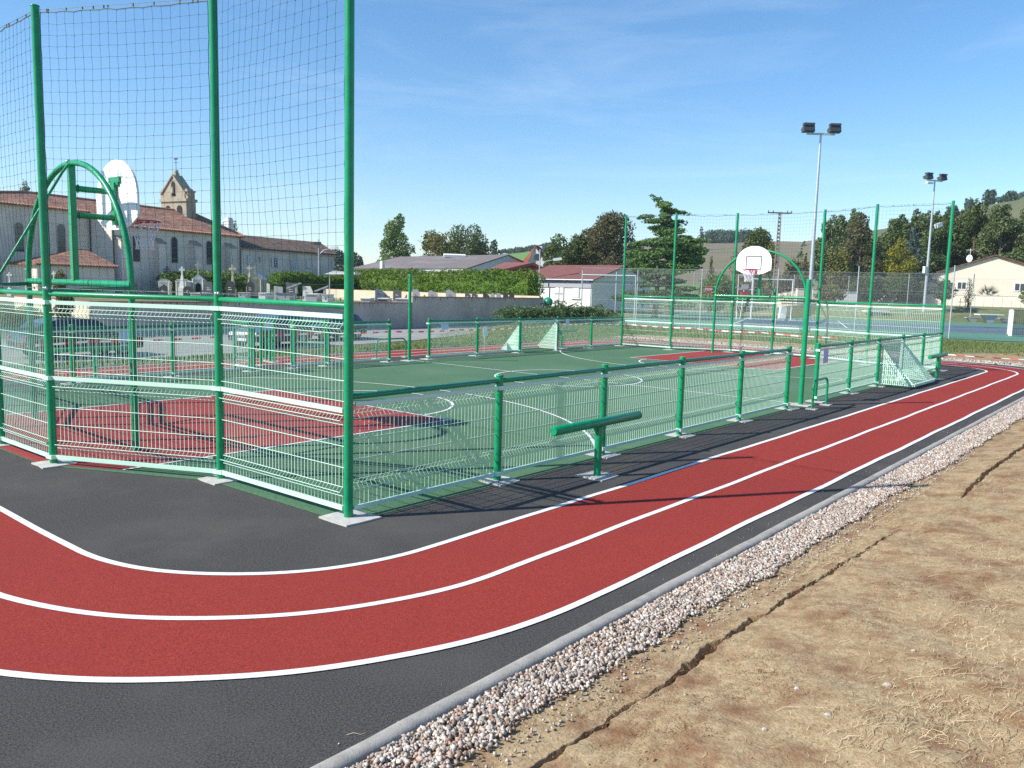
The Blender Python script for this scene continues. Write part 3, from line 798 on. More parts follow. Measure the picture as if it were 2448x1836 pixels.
def ball_net(par, a, b_, z0, z1, seed):
    rr = random.Random(seed); a = Vector((a[0], a[1], 0)); c = Vector((b_[0], b_[1], 0)); d = c-a; L = d.length-0.13; d.normalize(); a = a+d*0.065
    n_ = Vector((-d.y, d.x, 0)); nxn = max(4, int(round(L/0.115))); nz_ = int(round((z1-z0)/0.122))
    mb = MB(); hooks = sorted([rr.uniform(0, 1) for _ in range(int(L/0.16))]+[0, 1])
    def sag(u):
        for q, w in zip(hooks, hooks[1:]):
            if q <= u <= w:
                g = (w-q); t = (u-q)/max(g, 1e-6); return 4*t*(1-t)*g*0.10
        return 0
    ph = [rr.uniform(0, 6.28) for _ in range(4)]
    G = []
    for j in range(nz_+1):
        row = []
        for i in range(nxn+1):
            u = i/nxn; v = j/nz_
            z = z0+(z1-z0)*v-sag(u)*(v**3)-0.07*4*u*(1-u)*v*(1-v)*1.5+rr.uniform(-.004, .004)-0.02*math.sin(u*math.pi)*(v)
            uu = u*L+0.03*math.sin(3*v+ph[0])*math.sin(math.pi*u)+rr.uniform(-.0045, .0045)+0.02*math.sin(v*9+ph[1])*u*(1-u)*3
            o = 0.07*math.sin(math.pi*u)*math.sin(math.pi*v*0.9)+rr.uniform(-.005, .005)
            row.append(a+d*uu+n_*o+Vector((0, 0, z)))
        G.append(row)
    for j in range(nz_+1):
        mb.path(G[j], 0.0016, 3, False, False)
    for i in range(nxn+1):
        mb.path([G[j][i] for j in range(nz_+1)], 0.0016 if 0 < i < nxn else 0.0045, 3, False, False)
    for j in range(nz_+1):
        for i in range(nxn+1):
            p = G[j][i]; r = 0.0062
            mb.add([p+Vector(q)*r for q in ((1,0,0),(-1,0,0),(0,1,0),(0,-1,0),(0,0,1),(0,0,-1))], [(0,2,4),(2,1,4),(1,3,4),(3,0,4),(2,0,5),(1,2,5),(3,1,5),(0,3,5)])
    net = mb.build('ball_net', M['net'], par)
    mb = MB(); mb.path([p+Vector((0, 0, 0.012)) for p in G[-1]], 0.0055, 4, False); mb.tube(a+Vector((0,0,z1+0.035)), a+d*L+Vector((0,0,z1+0.035)), 0.003, 4, False)
    mb.tube(a+Vector((0, 0, z0-0.012)), a+d*L+Vector((0, 0, z0-0.012)), 0.004, 4, False)
    for q in hooks[1:-1]:
        p = a+d*(L*q); mb.obox(p+Vector((0, 0, z1+0.018)), (0.007, 0, 0), (0, 0.007, 0), (0, 0, 0.02))
        p = a+d*(L*rr.uniform(0, 1)); mb.obox(p+Vector((0, 0, z0-0.014)), (0.006, 0, 0), (0, 0.006, 0), (0, 0, 0.014))
    mb.build('net_cable', M['cable'], net)['kind'] = 'stuff'

HT = 5.32
def end_fence(mir, label):
    X = (lambda x: LX-x) if mir else (lambda x: x)
    sg = 1 if mir else -1
    t = empty('end_fence', (0, 0, 0), label, 'fence', 'tall end fences of the multisport court')
    pts = [(X(x), y) for x, y in near_end]; nP = len(pts); ctr = Vector((X(3.0), WY/2))
    for i, p in enumerate(pts):
        if i == 3: post(t, p[0], p[1], 2.47, 'centre_post')
        else: post(t, p[0], p[1], HT, 'tall_post')
        footing(t, p[0], p[1]-0.02 if i < 3 else p[1]+.02, 0.19 if i else 0.21, i+7*mir)
    for i in range(nP-1):
        a, c = pts[i], pts[i+1]; d = Vector(c)-Vector(a); nr = Vector((-d.y, d.x)); mid = (Vector(a)+Vector(c))/2
        if nr.dot(mid-ctr) < 0: nr = -nr
        wire_panel(t, a, c, 0.10, 1.04, [(0.205, 0.295), (0.91, 1.0)], [0.49, 0.70], nr)
        wire_panel(t, a, c, 1.08, 1.93, [(1.79, 1.885)], [1.14, 1.34, 1.55], nr)
        for z in (0.095, 1.055, 1.955): flat_bar(t, a, c, z, nr, 0.023)
        rail(t, a, c, 2.055, 0.03)
    for i, p in enumerate(pts):
        if i in (0, 6): continue
        nr = Vector((p[0]-ctr.x, (p[1]-ctr.y)*0.25))
        for z in (0.095, 1.055, 1.955): mb = MB(); band(mb, p[0], p[1], z, nr); mb.build('post_band', M['mint'], t)
    mb = MB()
    for i in (1, 2, 4, 5):
        p = pts[i]
        for dz in (0,): mb.sphere((p[0]+sg*0.02, p[1]+0.05*(-1 if i < 3 else 1), 2.12), 0.022, 8, 5); mb.sphere((p[0]+sg*0.035, p[1]+0.02*(-1 if i < 3 else 1), 2.12), 0.018, 8, 5)
    mb.build('bolt_cap', M['bolt'], t)
    k = 0
    for i, j in ((0, 1), (1, 2), (2, 4), (4, 5), (5, 6)):
        k += 1; ball_net(t, pts[i], pts[j], 2.13, HT-0.09, k+20*mir)
    return t
end_fence(False, 'near end fence with tall green posts, mint mesh and ball net, left foreground')
end_fence(True, 'far end fence with tall green posts, mint mesh and ball net behind the facing backboard')

ST, GW = 2.2, 1.613
SF = [(0.27, 0.37), (0.97, 1.06)]
def side_fence(xs, y, out, label, skip=(), end_posts=True, extra=None):
    t = empty('side_fence', (0, 0, 0), label, 'fence', 'low side fences of the multisport court')
    for i, x in enumerate(xs):
        if x < 0.01 or x > LX-0.01: continue
        post(t, x, y, 1.262); footing(t, x, y+out*0.03, 0.18, i)
    for i in range(len(xs)-1):
        a, c = (xs[i], y), (xs[i+1], y)
        rail(t, a, c, 1.19, 0.03, 0.03, 'green_d')
        flat_bar(t, a, c, 1.115, (0, out), 0.02, 0.03 if True else 0)
        if i in skip: continue
        wire_panel(t, a, c, 0.10, 1.11, SF, [0.57, 0.77], (0, -out))
        flat_bar(t, a, c, 0.095, (0, out), 0.02, 0.012)
    for x in xs:
        if x < 0.01 or x > LX-0.01: continue
        for z in (1.112, 0.095): mb = MB(); band(mb, x, y, z, (0, out)); mb.build('post_band', M['mint'], t)
    return t
xa = [i*ST for i in range(6)]; xb = [5*ST+GW+i*ST for i in range(6)]
side_fence(xa, 0, -1, 'low green and mint side fence nearest the camera, left of the gate opening')
side_fence(xb, 0, -1, 'low near-side fence right of the gate opening, with the mini goal set in it', skip=(2,))
side_fence(xb, WY, 1, 'low far-side fence right of the far net post, holding the distant mini goal', skip=(2,))
side_fence([0, 2.2, 4.4, 6.5], WY, 1, 'low far-side fence left of the chicane entrance, behind the near backboard')
side_fence([7.7, 8.8, 11.0], WY, 1, 'short low far-side fence between the chicane entrance and far net post')

# mini goals recessed in the side fences
def mini_goal(y, out, label):
    x0, x1 = xb[2]+0.07, xb[3]-0.07
    t = empty('mini_goal', (0, 0, 0), label, 'goal', 'mini goals in the side fences')
    D = 0.86
    for x in (x0, x1):
        # perforated triangular cheek
        mb = MB(); top = Vector((x, y+out*0.03, 1.06)); bot = Vector((x, y+out*0.03, 0.06)); back = Vector((x, y+out*D, 0.10))
        th = Vector((0.006, 0, 0))
        N = 17
        for k in range(N+1):
            v = k/N; yy_ = y+out*(0.03+(D-0.03)*v); zt = 1.06+(0.12-1.06)*v; zb = 0.06+0.03*v
            if zt-zb > 0.03: mb.obox((x, yy_, (zt+zb)/2), (0.004, 0, 0), (0, 0.0135, 0), (0, 0, (zt-zb)/2))
        for k in range(9):
            z = 0.07+k*0.115; v = min(1, (1.06-z)/0.94)
            mb.obox((x, y+out*(0.03+(D-0.03)*v/2), z), (0.005, 0, 0), (0, (D-0.03)*v/2, 0), (0, 0, 0.009))
        mb.tube(top, back, 0.012, 6)
        mb.build('cheek', M['mint'], t)
        mb = MB(); mb.box(x-0.02, x+0.02, y+out*0.0-0.035, y+out*0.0+0.035, 0.02, 1.09); mb.build('goal_post', M['mint'], t)
    mb = MB()
    N = 24
    a0 = Vector((x0, y+out*0.03, 1.06)); a1 = Vector((x1, y+out*0.03, 1.06)); b0 = Vector((x0, y+out*D, 0.12)); b1 = Vector((x1, y+out*D, 0.12))
    nn_ = (a1-a0).cross(b0-a0).normalized()
    for k in range(N+1):
        p = a0.lerp(b0, k/N); q = a1.lerp(b1, k/N); mb.tube(p, q, 0.0035, 3, False)
    M_ = 52
    for k in range(M_+1):
        p = a0.lerp(a1, k/M_); q = b0.lerp(b1, k/M_); mb.tube(p, q, 0.0032, 3, False)
    mb.build('back_mesh', M['mint'], t)
    mb = MB(); mb.obox((b0+b1)/2+Vector((0, 0, -0.01)), (abs(x1-x0)/2, 0, 0), (0, 0.03, 0), (0, 0, 0.012)); mb.obox((b0+b1)/2+Vector((0, out*.03, -0.03)), (abs(x1-x0)/2, 0, 0), (0, 0.006, 0), (0, 0, 0.03)); mb.build('back_rail', M['mint'], t)
    mb = MB(); mb.obox((a0+a1)/2, (abs(x1-x0)/2, 0, 0), (0, 0.02, 0), (0, 0, 0.02)); mb.build('crossbar', M['mint'], t)
    mb = MB(); mb.add([(x0, y+out*.06, 0.0175), (x1, y+out*.06, 0.0175), (x1, y+out*(D-.02), 0.0175), (x0, y+out*(D-.02), 0.0175)], [(0,1,2,3)] if out > 0 else [(3,2,1,0)])
    mb.build('goal_floor', M['court'], t)
mini_goal(0, -1, 'mint perforated mini goal bulging outward from the near-side fence at right')
mini_goal(WY, 1, 'distant mint mini goal set into the far-side fence, opening toward the court')

# net posts standing in the gate openings
for y, lab in ((0.0, 'thick plain green net post standing in the near gate opening'), (WY, 'plain green net post in the far gate opening before the grey wall')):
    t = empty('net_post', (11.8, y, 0), lab, 'post', 'net posts at the halfway line')
    mb = MB(); mb.tube((0, 0, 0), (0, 0, 2.58), PR+0.004, 20); mb.path([(0, 0, 2.575), (0, 0, 2.59), (0, 0, 2.595)], [PR+.006, PR+.006, PR*.8], 20); mb.build('pole', M['green'], t)
    footing(t, 0, -0.02, 0.2, 3)

def hoop(x0, y0, x1, y1, h, lab):
    t = empty('hoop_barrier', (x0, y0, 0), lab, 'barrier', 'hoop barriers beside the gate openings')
    d = Vector((x1-x0, y1-y0, 0)); r = 0.16; u = d.normalized(); pts = [Vector((0, 0, 0)), Vector((0, 0, h-r))]
    for k in range(1, 7):
        a = math.pi/2*k/6; pts.append(u*(r-r*math.cos(a))+Vector((0, 0, h-r+r*math.sin(a))))
    for k in range(0, 7):
        a = math.pi/2*k/6; pts.append(d-u*r+u*(r*math.sin(a))+Vector((0, 0, h-r+r*math.cos(a))))
    pts.append(d.copy())
    mb = MB(); mb.path(pts, 0.024, 12); mb.build('hoop_tube', M['green'], t)
    for q in (Vector((0, 0, 0)), d): mb = MB(); mb.obox(q+Vector((0, 0, 0.008)), u*0.11, Vector((-u.y, u.x, 0))*0.10, (0, 0, 0.009)); mb.build('footing', M['pad'], t)
hoop(11.36, -0.40, 12.25, -0.37, 0.58, 'low green tubular hoop outside the near gate opening')
hoop(12.55, 12.9, 11.35, 12.9, 0.60, 'low green tubular hoop beyond the far net post')

def perch(x, y, L, lab, h=0.67):
    t = empty('leaning_bar', (x, y, 0), lab, 'bench', 'round leaning bars beside the fence')
    mb = MB(); mb.tube((0, 0, 0), (0, 0, h-0.05), 0.045, 18); mb.build('leg', M['green'], t)
    mb = MB(); mb.path([(-L/2, 0, h), (-L/2+0.012, 0, h), (L/2-0.012, 0, h), (L/2, 0, h)], [0.046, 0.055, 0.055, 0.046], 22); mb.build('seat_tube', M['green'], t)
    mb = MB()
    mb.prism([(-0.12, -0.006, h-0.045), (0.12, -0.006, h-0.045), (0.045, -0.006, h-0.16), (-0.045, -0.006, h-0.16)], (0, 0, 0), (0, 0.012, 0)); mb.build('gusset', M['green'], t)
    footing(t, 0, 0, 0.19, 9)
perch(3.26, -0.70, 1.84, 'green round leaning bar on one leg, in front of the near side fence')
perch(20.45, -0.64, 1.9, 'distant green leaning bar past the right mini goal by the running lanes')
perch(20.25, 12.5, 1.9, 'green leaning bar behind the far-side fence right of the distant mini goal')
perch(2.95, 12.6, 1.7, 'green leaning bar behind the far-side fence seen through the near end fence')

# chicane entrance on the far side
def frame_gate(a, c, lab, z0=0.12, z1=1.22, mesh=True, mid=False):
    a = Vector((a[0], a[1], 0)); c = Vector((c[0], c[1], 0)); t = empty('chicane_barrier', a, lab, 'barrier', 'chicane barriers of the entrance'); c = c-a; a = Vector((0, 0, 0))
    for p in (a, c):
        mb = MB(); mb.tube(p, p+Vector((0, 0, z1+0.03)), 0.04, 14); mb.build('post', M['green'], t); footing(t, p.x, p.y, 0.15, 4)
    mb = MB(); mb.tube(a+Vector((0, 0, z1)), c+Vector((0, 0, z1)), 0.028, 12); mb.build('top_rail', M['green'], t)
    if mid: mb = MB(); mb.tube(a+Vector((0, 0, 0.62)), c+Vector((0, 0, 0.62)), 0.02, 10); mb.build('mid_rail', M['green'], t)
    if mesh:
        d = (c-a).normalized()
        wire_panel(t, a, c, z0, z1-0.08, [(0.27, 0.35), (0.98, 1.06)], [0.55, 0.75], (-d.y, d.x), inset=0.07)
        for z in (z0, z1-0.07):
            flat_bar(t, a, c, z, (-d.y, d.x), 0.018, 0.0, 0.045)
    return t
frame_gate((6.45, 12.72), (6.45, 12.0), 'green framed chicane panel with mint mesh at the far-side entrance')
frame_gate((7.55, 13.2), (8.25, 13.65), 'open green chicane frame with blue sign plate, middle of the entrance', mesh=False, mid=True)
frame_gate((8.42, 13.07), (8.80, 12.05), 'green two-rail chicane frame at the right of the entrance', mesh=False, mid=True)
frame_gate((8.40, 14.28), (8.28, 13.88), 'narrow open green chicane frame at the back of the entrance', mesh=False)

# ------------------------------------------------------------------ basketball arches
def basket(mir, label):
    X = (lambda x: LX+0.03-x) if mir else (lambda x: x)
    sg = -1 if mir else 1
    CY, HW, ZS = 6.13, 1.72, 2.18
    t = empty('basketball_arch', (0, 0, 0), label, 'basketball hoop', 'basketball arches at both ends')
    pts = []
    pts.append((X(0), CY-HW, 0)); pts.append((X(0), CY-HW, ZS-0.4))
    for k in range(0, 33):
        a = math.pi*k/32; pts.append((X(0), CY-HW*math.cos(a), ZS+1.66*math.sin(a)))
    pts.append((X(0), CY+HW, ZS-0.4)); pts.append((X(0), CY+HW, 0))
    mb = MB(); mb.path(pts[1:-1], 0.041, 18); mb.build('arch_tube', M['green'], t)
    for y in (CY-HW, CY+HW):
        mb = MB(); mb.tube((X(0), y, 0), (X(0), y, ZS-0.35), 0.045, 18); mb.build('leg', M['green'], t)
    mb = MB(); mb.tube((X(0), CY-HW-0.02, ZS), (X(0), CY+HW+0.02, ZS), 0.045, 16); mb.build('crossbar', M['green'], t)
    for y in (CY-HW, CY+HW):
        mb = MB(); yp = P1[1]+0.03 if y < CY else WY-P1[1]-0.03
        mb.tube((X(0), y, ZS-0.04), (X(-1.02), yp, ZS-0.10), 0.03, 12); mb.build('side_rail', M['green_d'], t)
    mb = MB()
    for y in (CY-HW, CY+HW): mb.sphere((X(-0.02), y, ZS+0.05), 0.022, 8, 5)
    mb.sphere((X(-0.03), CY+0.02, ZS+1.68), 0.03, 8, 5); mb.build('bolt_cap', M['bolt'], t)
    mb = MB(); mb.box(X(0)-0.04, X(0)+0.04, CY-0.045, CY+0.045, ZS+0.02, ZS+1.63); mb.build('mast', M['green'], t)
    mb = MB(); mb.path([(X(-0.02), CY, ZS+1.66), (X(-0.12), CY, ZS+1.52), (X(-0.98), WY/2+.02, 2.30), (X(-1.05), WY/2, 2.2)], [0.016, 0.02, 0.02, 0.016], 8); mb.build('brace', M['green'], t)
    for z in (3.50, 3.13):
        mb = MB(); mb.tube((X(0.05), CY, z), (X(0.56), CY, z), 0.042, 16); mb.tube((X(0.075), CY, z), (X(0.085), CY, z), 0.06, 12); mb.build('arm', M['green'], t)
    mb = MB(); mb.box(min(X(0.56), X(0.60)), max(X(0.56), X(0.60)), CY-0.05, CY+0.05, 3.03, 3.64); mb.box(min(X(0.58), X(0.605)), max(X(0.58), X(0.605)), CY-0.17, CY+0.17, 3.64, 3.72)
    mb.box(min(X(0.58), X(0.605)), max(X(0.58), X(0.605)), CY-0.13, CY+0.13, 3.60, 3.64); mb.build('bracket', M['green'], t)
    # fan backboard
    out = [(-0.22, 2.965), (0.22, 2.965), (0.38, 3.0), (0.655, 3.13), (0.66, 3.42)]
    for k in range(1, 24):
        a = math.pi*k/24; out.append((0.66*math.cos(a), 3.42+0.55*math.sin(a)))
    out += [(-0.66, 3.42), (-0.655, 3.13), (-0.38, 3.0)]
    mb = MB(); mb.prism([(X(0.61), CY+y, z) for y, z in out], (0, 0, 0), (sg*0.03, 0, 0)); bd = mb.build('backboard', M['white'], t)
    mb = MB(); fx = X(0.6425)
    for (y0, y1, z0, z1) in ((-.295, .295, 3.585, 3.615), (-.295, .295, 3.14, 3.17), (-.295, -.265, 3.17, 3.585), (.265, .295, 3.17, 3.585)):
        mb.box(min(fx, fx+sg*.003), max(fx, fx+sg*.003), CY+y0, CY+y1, z0, z1)
    mb.build('target_square', M['ink'], bd)
    rc = 0.65+0.37; ring_ = MB(); rp = [(X(rc+0.225*math.cos(a)), CY+0.225*math.sin(a), 3.12) for a in np.linspace(0, 2*math.pi, 33)]
    ring_.path(rp, 0.009, 8, False)
    for s in (-1, 1):
        ring_.tube((X(0.645), CY+s*0.10, 3.02), (X(rc-0.02), CY+s*0.215, 3.11), 0.007, 6); ring_.tube((X(0.645), CY+s*0.14, 3.115), (X(rc-.1), CY+s*0.2, 3.115), 0.008, 6)
    ring_.box(min(X(0.642), X(0.652)), max(X(0.642), X(0.652)), CY-0.15, CY+0.15, 3.0, 3.13)
    rg = ring_.build('rim', M['redm'], t)
    mb = MB(); K = 12; rows = [(0.225, 3.11), (0.205, 3.03), (0.165, 2.95), (0.135, 2.87), (0.12, 2.79), (0.125, 2.70)]
    for j in range(len(rows)-1):
        (r0, z0), (r1, z1) = rows[j], rows[j+1]
        for k in range(K):
            a0 = 2*math.pi*(k+0.5*(j % 2))/K
            for s in (-.5, .5):
                a1 = a0+2*math.pi*s/K
                mb.tube((X(rc+r0*math.cos(a0)), CY+r0*math.sin(a0), z0), (X(rc+r1*math.cos(a1)), CY+r1*math.sin(a1), z1), 0.0055, 4, False)
    mb.build('basket_net', M['cord'], rg)
basket(False, 'near basketball arch seen from behind, white fan backboard facing away')
basket(True, 'far basketball arch facing the camera with black target square and red rim')

# notices taped on the fences
def notice(c, ex, h, m, lab):
    c = Vector(c); ex = Vector(ex); mb = MB(); nr = ex.cross(Vector((0, 0, 1))).normalized()
    mb.obox(c, ex, nr*0.002, (0, 0, h)); o = mb.build('notice_sheet', M[m], None); tag(o, lab, 'notice', 'paper notices taped on the fences'); return o
notice((13.25, WY-0.05, 1.0), (0.16, 0, 0), 0.09, 'paper', 'pale blue paper notice on the far-side fence, just right of the far net post')
notice((19.75, WY-0.05, 1.04), (0.11, 0, 0), 0.12, 'paper', 'pale blue paper notice on the far-side fence, right of the distant mini goal')
notice((3.35, WY-0.05, 0.97), (0.19, 0, 0), 0.12, 'paper', 'wide pale blue notice on the far-side fence seen through the near end fence')
notice((7.9, 13.36, 1.06), (0.21, 0.14, 0), 0.12, 'paper', 'blue notice plate on the open chicane frame of the far entrance')
notice((12.98, -0.045, 0.98), (0.15, 0, 0), 0.16, 'lilac', 'lilac paper notice taped right of the near gate opening')
notice((16.3, 12.9, 0.72), (0.16, 0.05, 0), 0.17, 'paper', 'white paper sign on a stake left of the distant mini goal')
mb = MB(); mb.tube((16.3, 12.93, 0), (16.3, 12.93, 0.9), 0.015, 6); tag(mb.build('stake', M['galv']), 'thin stake holding a white paper sign left of the distant goal', 'stake')

# red and white barrier tape
def tape(pts, w, lab, flat=False, seg=0.22):
    t = empty('barrier_tape', pts[0], lab, 'tape', 'red and white barrier tapes'); P = [Vector(p) for p in pts]; o = P[0].copy()
    mbs = [MB(), MB()]; k = 0; rr = random.Random(len(pts))
    for a, c in zip(P, P[1:]):
        n_ = max(1, int((c-a).length/seg)); sag = 0.0 if flat else 0.03*(c-a).length/3
        for i in range(n_):
            u, v = i/n_, (i+1)/n_
            p = a.lerp(c, u)-o; q = a.lerp(c, v)-o; p.z -= sag*4*u*(1-u); q.z -= sag*4*v*(1-v)
            up = Vector((0.3*math.sin(k*0.7), 0.3*math.cos(k*0.9), 1)).normalized()*w/2 if not flat else Vector((0.02*math.sin(k), w/2, 0.015*abs(math.sin(k*1.3))+0.005))
            mbs[k % 2].quad(p-up, q-up, q+up, p+up); k += 1
    mbs[0].build('red_band', M['tape_r'], t)['kind'] = 'stuff'; mbs[1].build('white_band', M['tape_w'], t)['kind'] = 'stuff'
tape([(-4, 15.55, 0.55), (0, 15.5, 0.56), (4, 15.5, 0.62), (8.2, 15.5, 0.66), (11.2, 15.45, 0.66), (14.2, 15.5, 0.63), (17.8, 15.6, 0.6), (22, 15.8, 0.62), (27, 17.6, 0.58)], 0.055, 'red and white barrier tape strung along the far grass verge', seg=0.27)
tape([(27, 17.6, 0.58), (30.5, 18.4, 0.5), (34, 18.2, 0.42), (33.6, 14, 0.42), (33.2, 10, 0.42), (32.8, 6.2, 0.40)], 0.055, 'red and white barrier tape strung behind the far end fence', seg=0.35)
tape([(32.0, 1.9, 0.03), (31.6, 0.8, 0.03), (31.5, -0.2, 0.03), (31.2, -1.1, 0.06), (32.6, -2.2, 0.05)], 0.09, 'loose red and white tape lying on bare soil past the right corner', True, 0.3)
k = 0
PEG = ['far left', 'left', 'car', 'chicane', 'gap', 'middle', 'goal', 'corner']
for i, (x, y) in enumerate(((-4, 15.55), (4, 15.5), (8.2, 15.5), (14.2, 15.5), (22, 15.8), (27, 17.6), (34, 18.2), (32.8, 6.2))):
    mb = MB(); mb.tube((x, y, -0.05), (x, y, 0.7), 0.008, 6); o = mb.build('tape_stake', M['steel_d'])
    tag(o, ['thin rusty stake at the left end of the tape', 'thin stake holding the tape near the dark parked car', 'thin stake holding the tape beside the chicane', 'thin stake in the verge right of the far net post', 'thin stake behind the distant mini goal', 'thin stake where the tape turns at the verge corner', 'thin stake behind the far end fence, left part', 'thin stake behind the far end fence, middle'][i], 'stake', 'thin stakes carrying the barrier tape')
#PART4

# ================================================================== THINGS BEYOND THE COURT
def zrow(x, y, sy):
    w = U2-(-(sy-PXH/2)/FPX)*F_; d0 = np.array([x, y, 0.0])-CAMP
    return float(-(d0@w)/w[2])
def tcol(o, e, sx, z=2.5):
    w = R2-((sx-PXW/2)/FPX)*F_; d0 = np.array([o[0], o[1], z])-CAMP
    return float(-(d0@w)/(np.array([e[0], e[1], 0.0])@w))

def uvmesh(name, polys, m, parent, thick=0.12):
    """roof planes: each polygon's first edge is its eave; UV in metres along eave and up slope"""
    vs, fs, uv = [], [], []
    for P in polys:
        P = [Vector(p) for p in P]; e = (P[1]-P[0]).normalized(); nr = e.cross(P[-1]-P[0]).normalized(); s = nr.cross(e)
        o = len(vs); k = len(P); vs += P; fs.append(tuple(range(o, o+k))); uv += [((p-P[0]).dot(e), (p-P[0]).dot(s)) for p in P]
        o2 = len(vs); vs += [p-Vector((0, 0, thick)) for p in P]; fs.append(tuple(reversed(range(o2, o2+k)))); uv += [(0, 0)]*k
        for i in range(k):
            j = (i+1) % k; fs.append((o2+i, o2+j, o+j, o+i)); L = (P[j]-P[i]).length
            uv += [(0, 0), (L, 0), (L, .1), (0, .1)]
    me = bpy.data.meshes.new(name); me.from_pydata([tuple(v) for v in vs], [], fs); me.materials.append(m)
    ul = me.uv_layers.new(name='UVMap'); ul.data.foreach_set('uv', [c for p in uv for c in p]); me.update()
    return link(name, me, parent)

def leaf_mesh(name, lobes, n, size, m, parent=None, shell=0.55, flat=0.0):
    """lobes: (x,y,z, rx,ry,rz); leaf-clump quads scattered in their volumes"""
    L = np.array(lobes, float); vol = (L[:, 3]*L[:, 4]*L[:, 5])**(2/3); pr = vol/vol.sum()
    idx = RNG.choice(len(L), n, p=pr); d = RNG.normal(0, 1, (n, 3)); d /= np.linalg.norm(d, axis=1)[:, None]
    r = shell+(1-shell)*RNG.uniform(0, 1, n)**0.6; r *= 1+0.10*np.sin(d[:, 0]*7+d[:, 2]*9+idx)+RNG.normal(0, 0.045, n)
    P = L[idx, :3]+d*L[idx, 3:]*r[:, None]
    a = RNG.normal(0, 1, (n, 3)); a[:, 2] *= (1-flat); a /= np.linalg.norm(a, axis=1)[:, None]; c = RNG.normal(0, 1, (n, 3)); c = np.cross(a, c); c /= np.linalg.norm(c, axis=1)[:, None]
    s = size*RNG.uniform(0.5, 1.25, n)[:, None]; w = s*0.62
    V = np.stack([P-a*s/2, P+c*w/2, P+a*s/2, P-c*w/2], 1).reshape(-1, 3)
    me = bpy.data.meshes.new(name); me.vertices.add(4*n); me.vertices.foreach_set('co', V.reshape(-1).astype(np.float32))
    me.loops.add(4*n); me.loops.foreach_set('vertex_index', np.arange(4*n, dtype=np.int32)); me.polygons.add(n)
    me.polygons.foreach_set('loop_start', np.arange(0, 4*n, 4, dtype=np.int32)); me.polygons.foreach_set('loop_total', np.full(n, 4, dtype=np.int32))
    me.update(calc_edges=True); me.materials.append(m); return link(name, me, parent)

# --- cemetery wall -----------------------------------------------------------
def seg_wall(name, lab, x0, x1, y0, y1, z1, m, capm='cap', stains=True, seed=1):
    t = empty(name, (0, 0, 0), lab, 'wall'); b = MB(); b.box(x0, x1, y0, y1, -1.1, z1); b.build('wall_face', M[m], t)
    b = MB(); b.box(x0-0.0, x1+0.0, y0-0.05, y1+0.05, z1, z1+0.05); b.build('coping', M[capm], t)
    if stains:
        rr = random.Random(seed); b = MB()
        x = x0+0.3
        while x < x1-0.2:
            h = rr.uniform(0.08, 0.34); w = rr.uniform(0.015, 0.045); b.quad((x-w, y0-0.003, z1), (x-w*.3, y0-0.003, z1-h), (x+w*.3, y0-0.003, z1-h), (x+w, y0-0.003, z1)); x += rr.choice((rr.uniform(0.18, 0.5), rr.uniform(0.3, 0.9)))
        b.build('damp_streak', M['stain'], t)['kind'] = 'stuff'
    return t
seg_wall('cemetery_wall', 'long grey rendered cemetery wall with red coping, lower left part', 13.2, 35.45, 37.3, 37.6, 0.98, 'wall', seed=1)
seg_wall('cemetery_wall', 'grey rendered cemetery wall with red coping, taller right part behind the far net post', 35.5, 50.9, 37.3, 37.63, 1.42, 'wall', seed=2)
seg_wall('cemetery_wall', 'sunlit cream return of the cemetery wall at its left corner', 13.2, 13.5, 37.62, 48.0, 0.98, 'cream', stains=False)
b = MB(); b.add([(13.4,37.5,0.42),(50.9,37.5,0.42),(56,41,0.5),(66,80,0.5),(105,150,0.6),(10,150,0.6),(13.4,70,0.5)], [tuple(range(7))])
b.add([(50.9,37.5,-1),(56,41,-1),(66,80,-1),(66,80,.5),(56,41,.5),(50.9,37.5,.42)],[(0,1,4,5),(1,2,3,4)])
struct(b.build('cemetery_ground', M['grass']))
# road along the wall
road = [(-25,22.4),(-5,22.9),(9.4,24.2),(26.9,27.5),(34.1,29.9),(40.2,32.9),(43.5,35.6),(44,37.3),(13.2,37.35),(-25,39)]
b = MB(); b.add([(x, y, -0.80) for x, y in road], [tuple(range(len(road)))]); struct(b.build('road', M['road']))

# --- hedges ------------------------------------------------------------------
def hedge(lab, a, c, zb, zt, w, m, n, size, seed, wave=0.12):
    a = Vector(a); c = Vector(c); d = c-a; L = d.length; u = d.normalized(); p = Vector((-u.y, u.x, 0)); t = empty('hedge', (a.x, a.y, zb), lab, 'hedge')
    ang = math.atan2(u.y, u.x); k = max(3, int(L/1.1)); lob = []; rr = random.Random(seed)
    for i in range(k):
        q = u*(L*(i+0.5)/k); hh = (zt-zb)
        for row in range(max(1, int(hh/1.0))):
            zc = hh*(row+0.5)/max(1, int(hh/1.0)); lob.append((q.x+rr.uniform(-.1, .1), q.y+rr.uniform(-.1, .1), zc+rr.uniform(-wave, wave)*(row+1)/2, abs(u.x)*L/k*0.75+abs(p.x)*w/2+.1, abs(u.y)*L/k*0.75+abs(p.y)*w/2+.1, hh/max(1, int(hh/1.0))*0.62))
    leaf_mesh('foliage', lob, n, size, M[m], t, 0.8)
    b = MB(); b.obox(u*(L/2)+Vector((0, 0, (zt-zb)*0.45)), u*(L/2-w*.3), p*(w*0.36), (0, 0, (zt-zb)*0.43)); b.build('inner_light_block', M['core'], t)  # solid box added inside the leaves to block light
    return t
KD = 1.34
HR, HL = gnd(1284, 56*KD), gnd(848, 75*KD)
hedge('long clipped bright green cypress hedge behind the headstones', HR, HL, 0.5, 3.85, 1.9, 'lf_hedge', 60000, 0.20, 1)
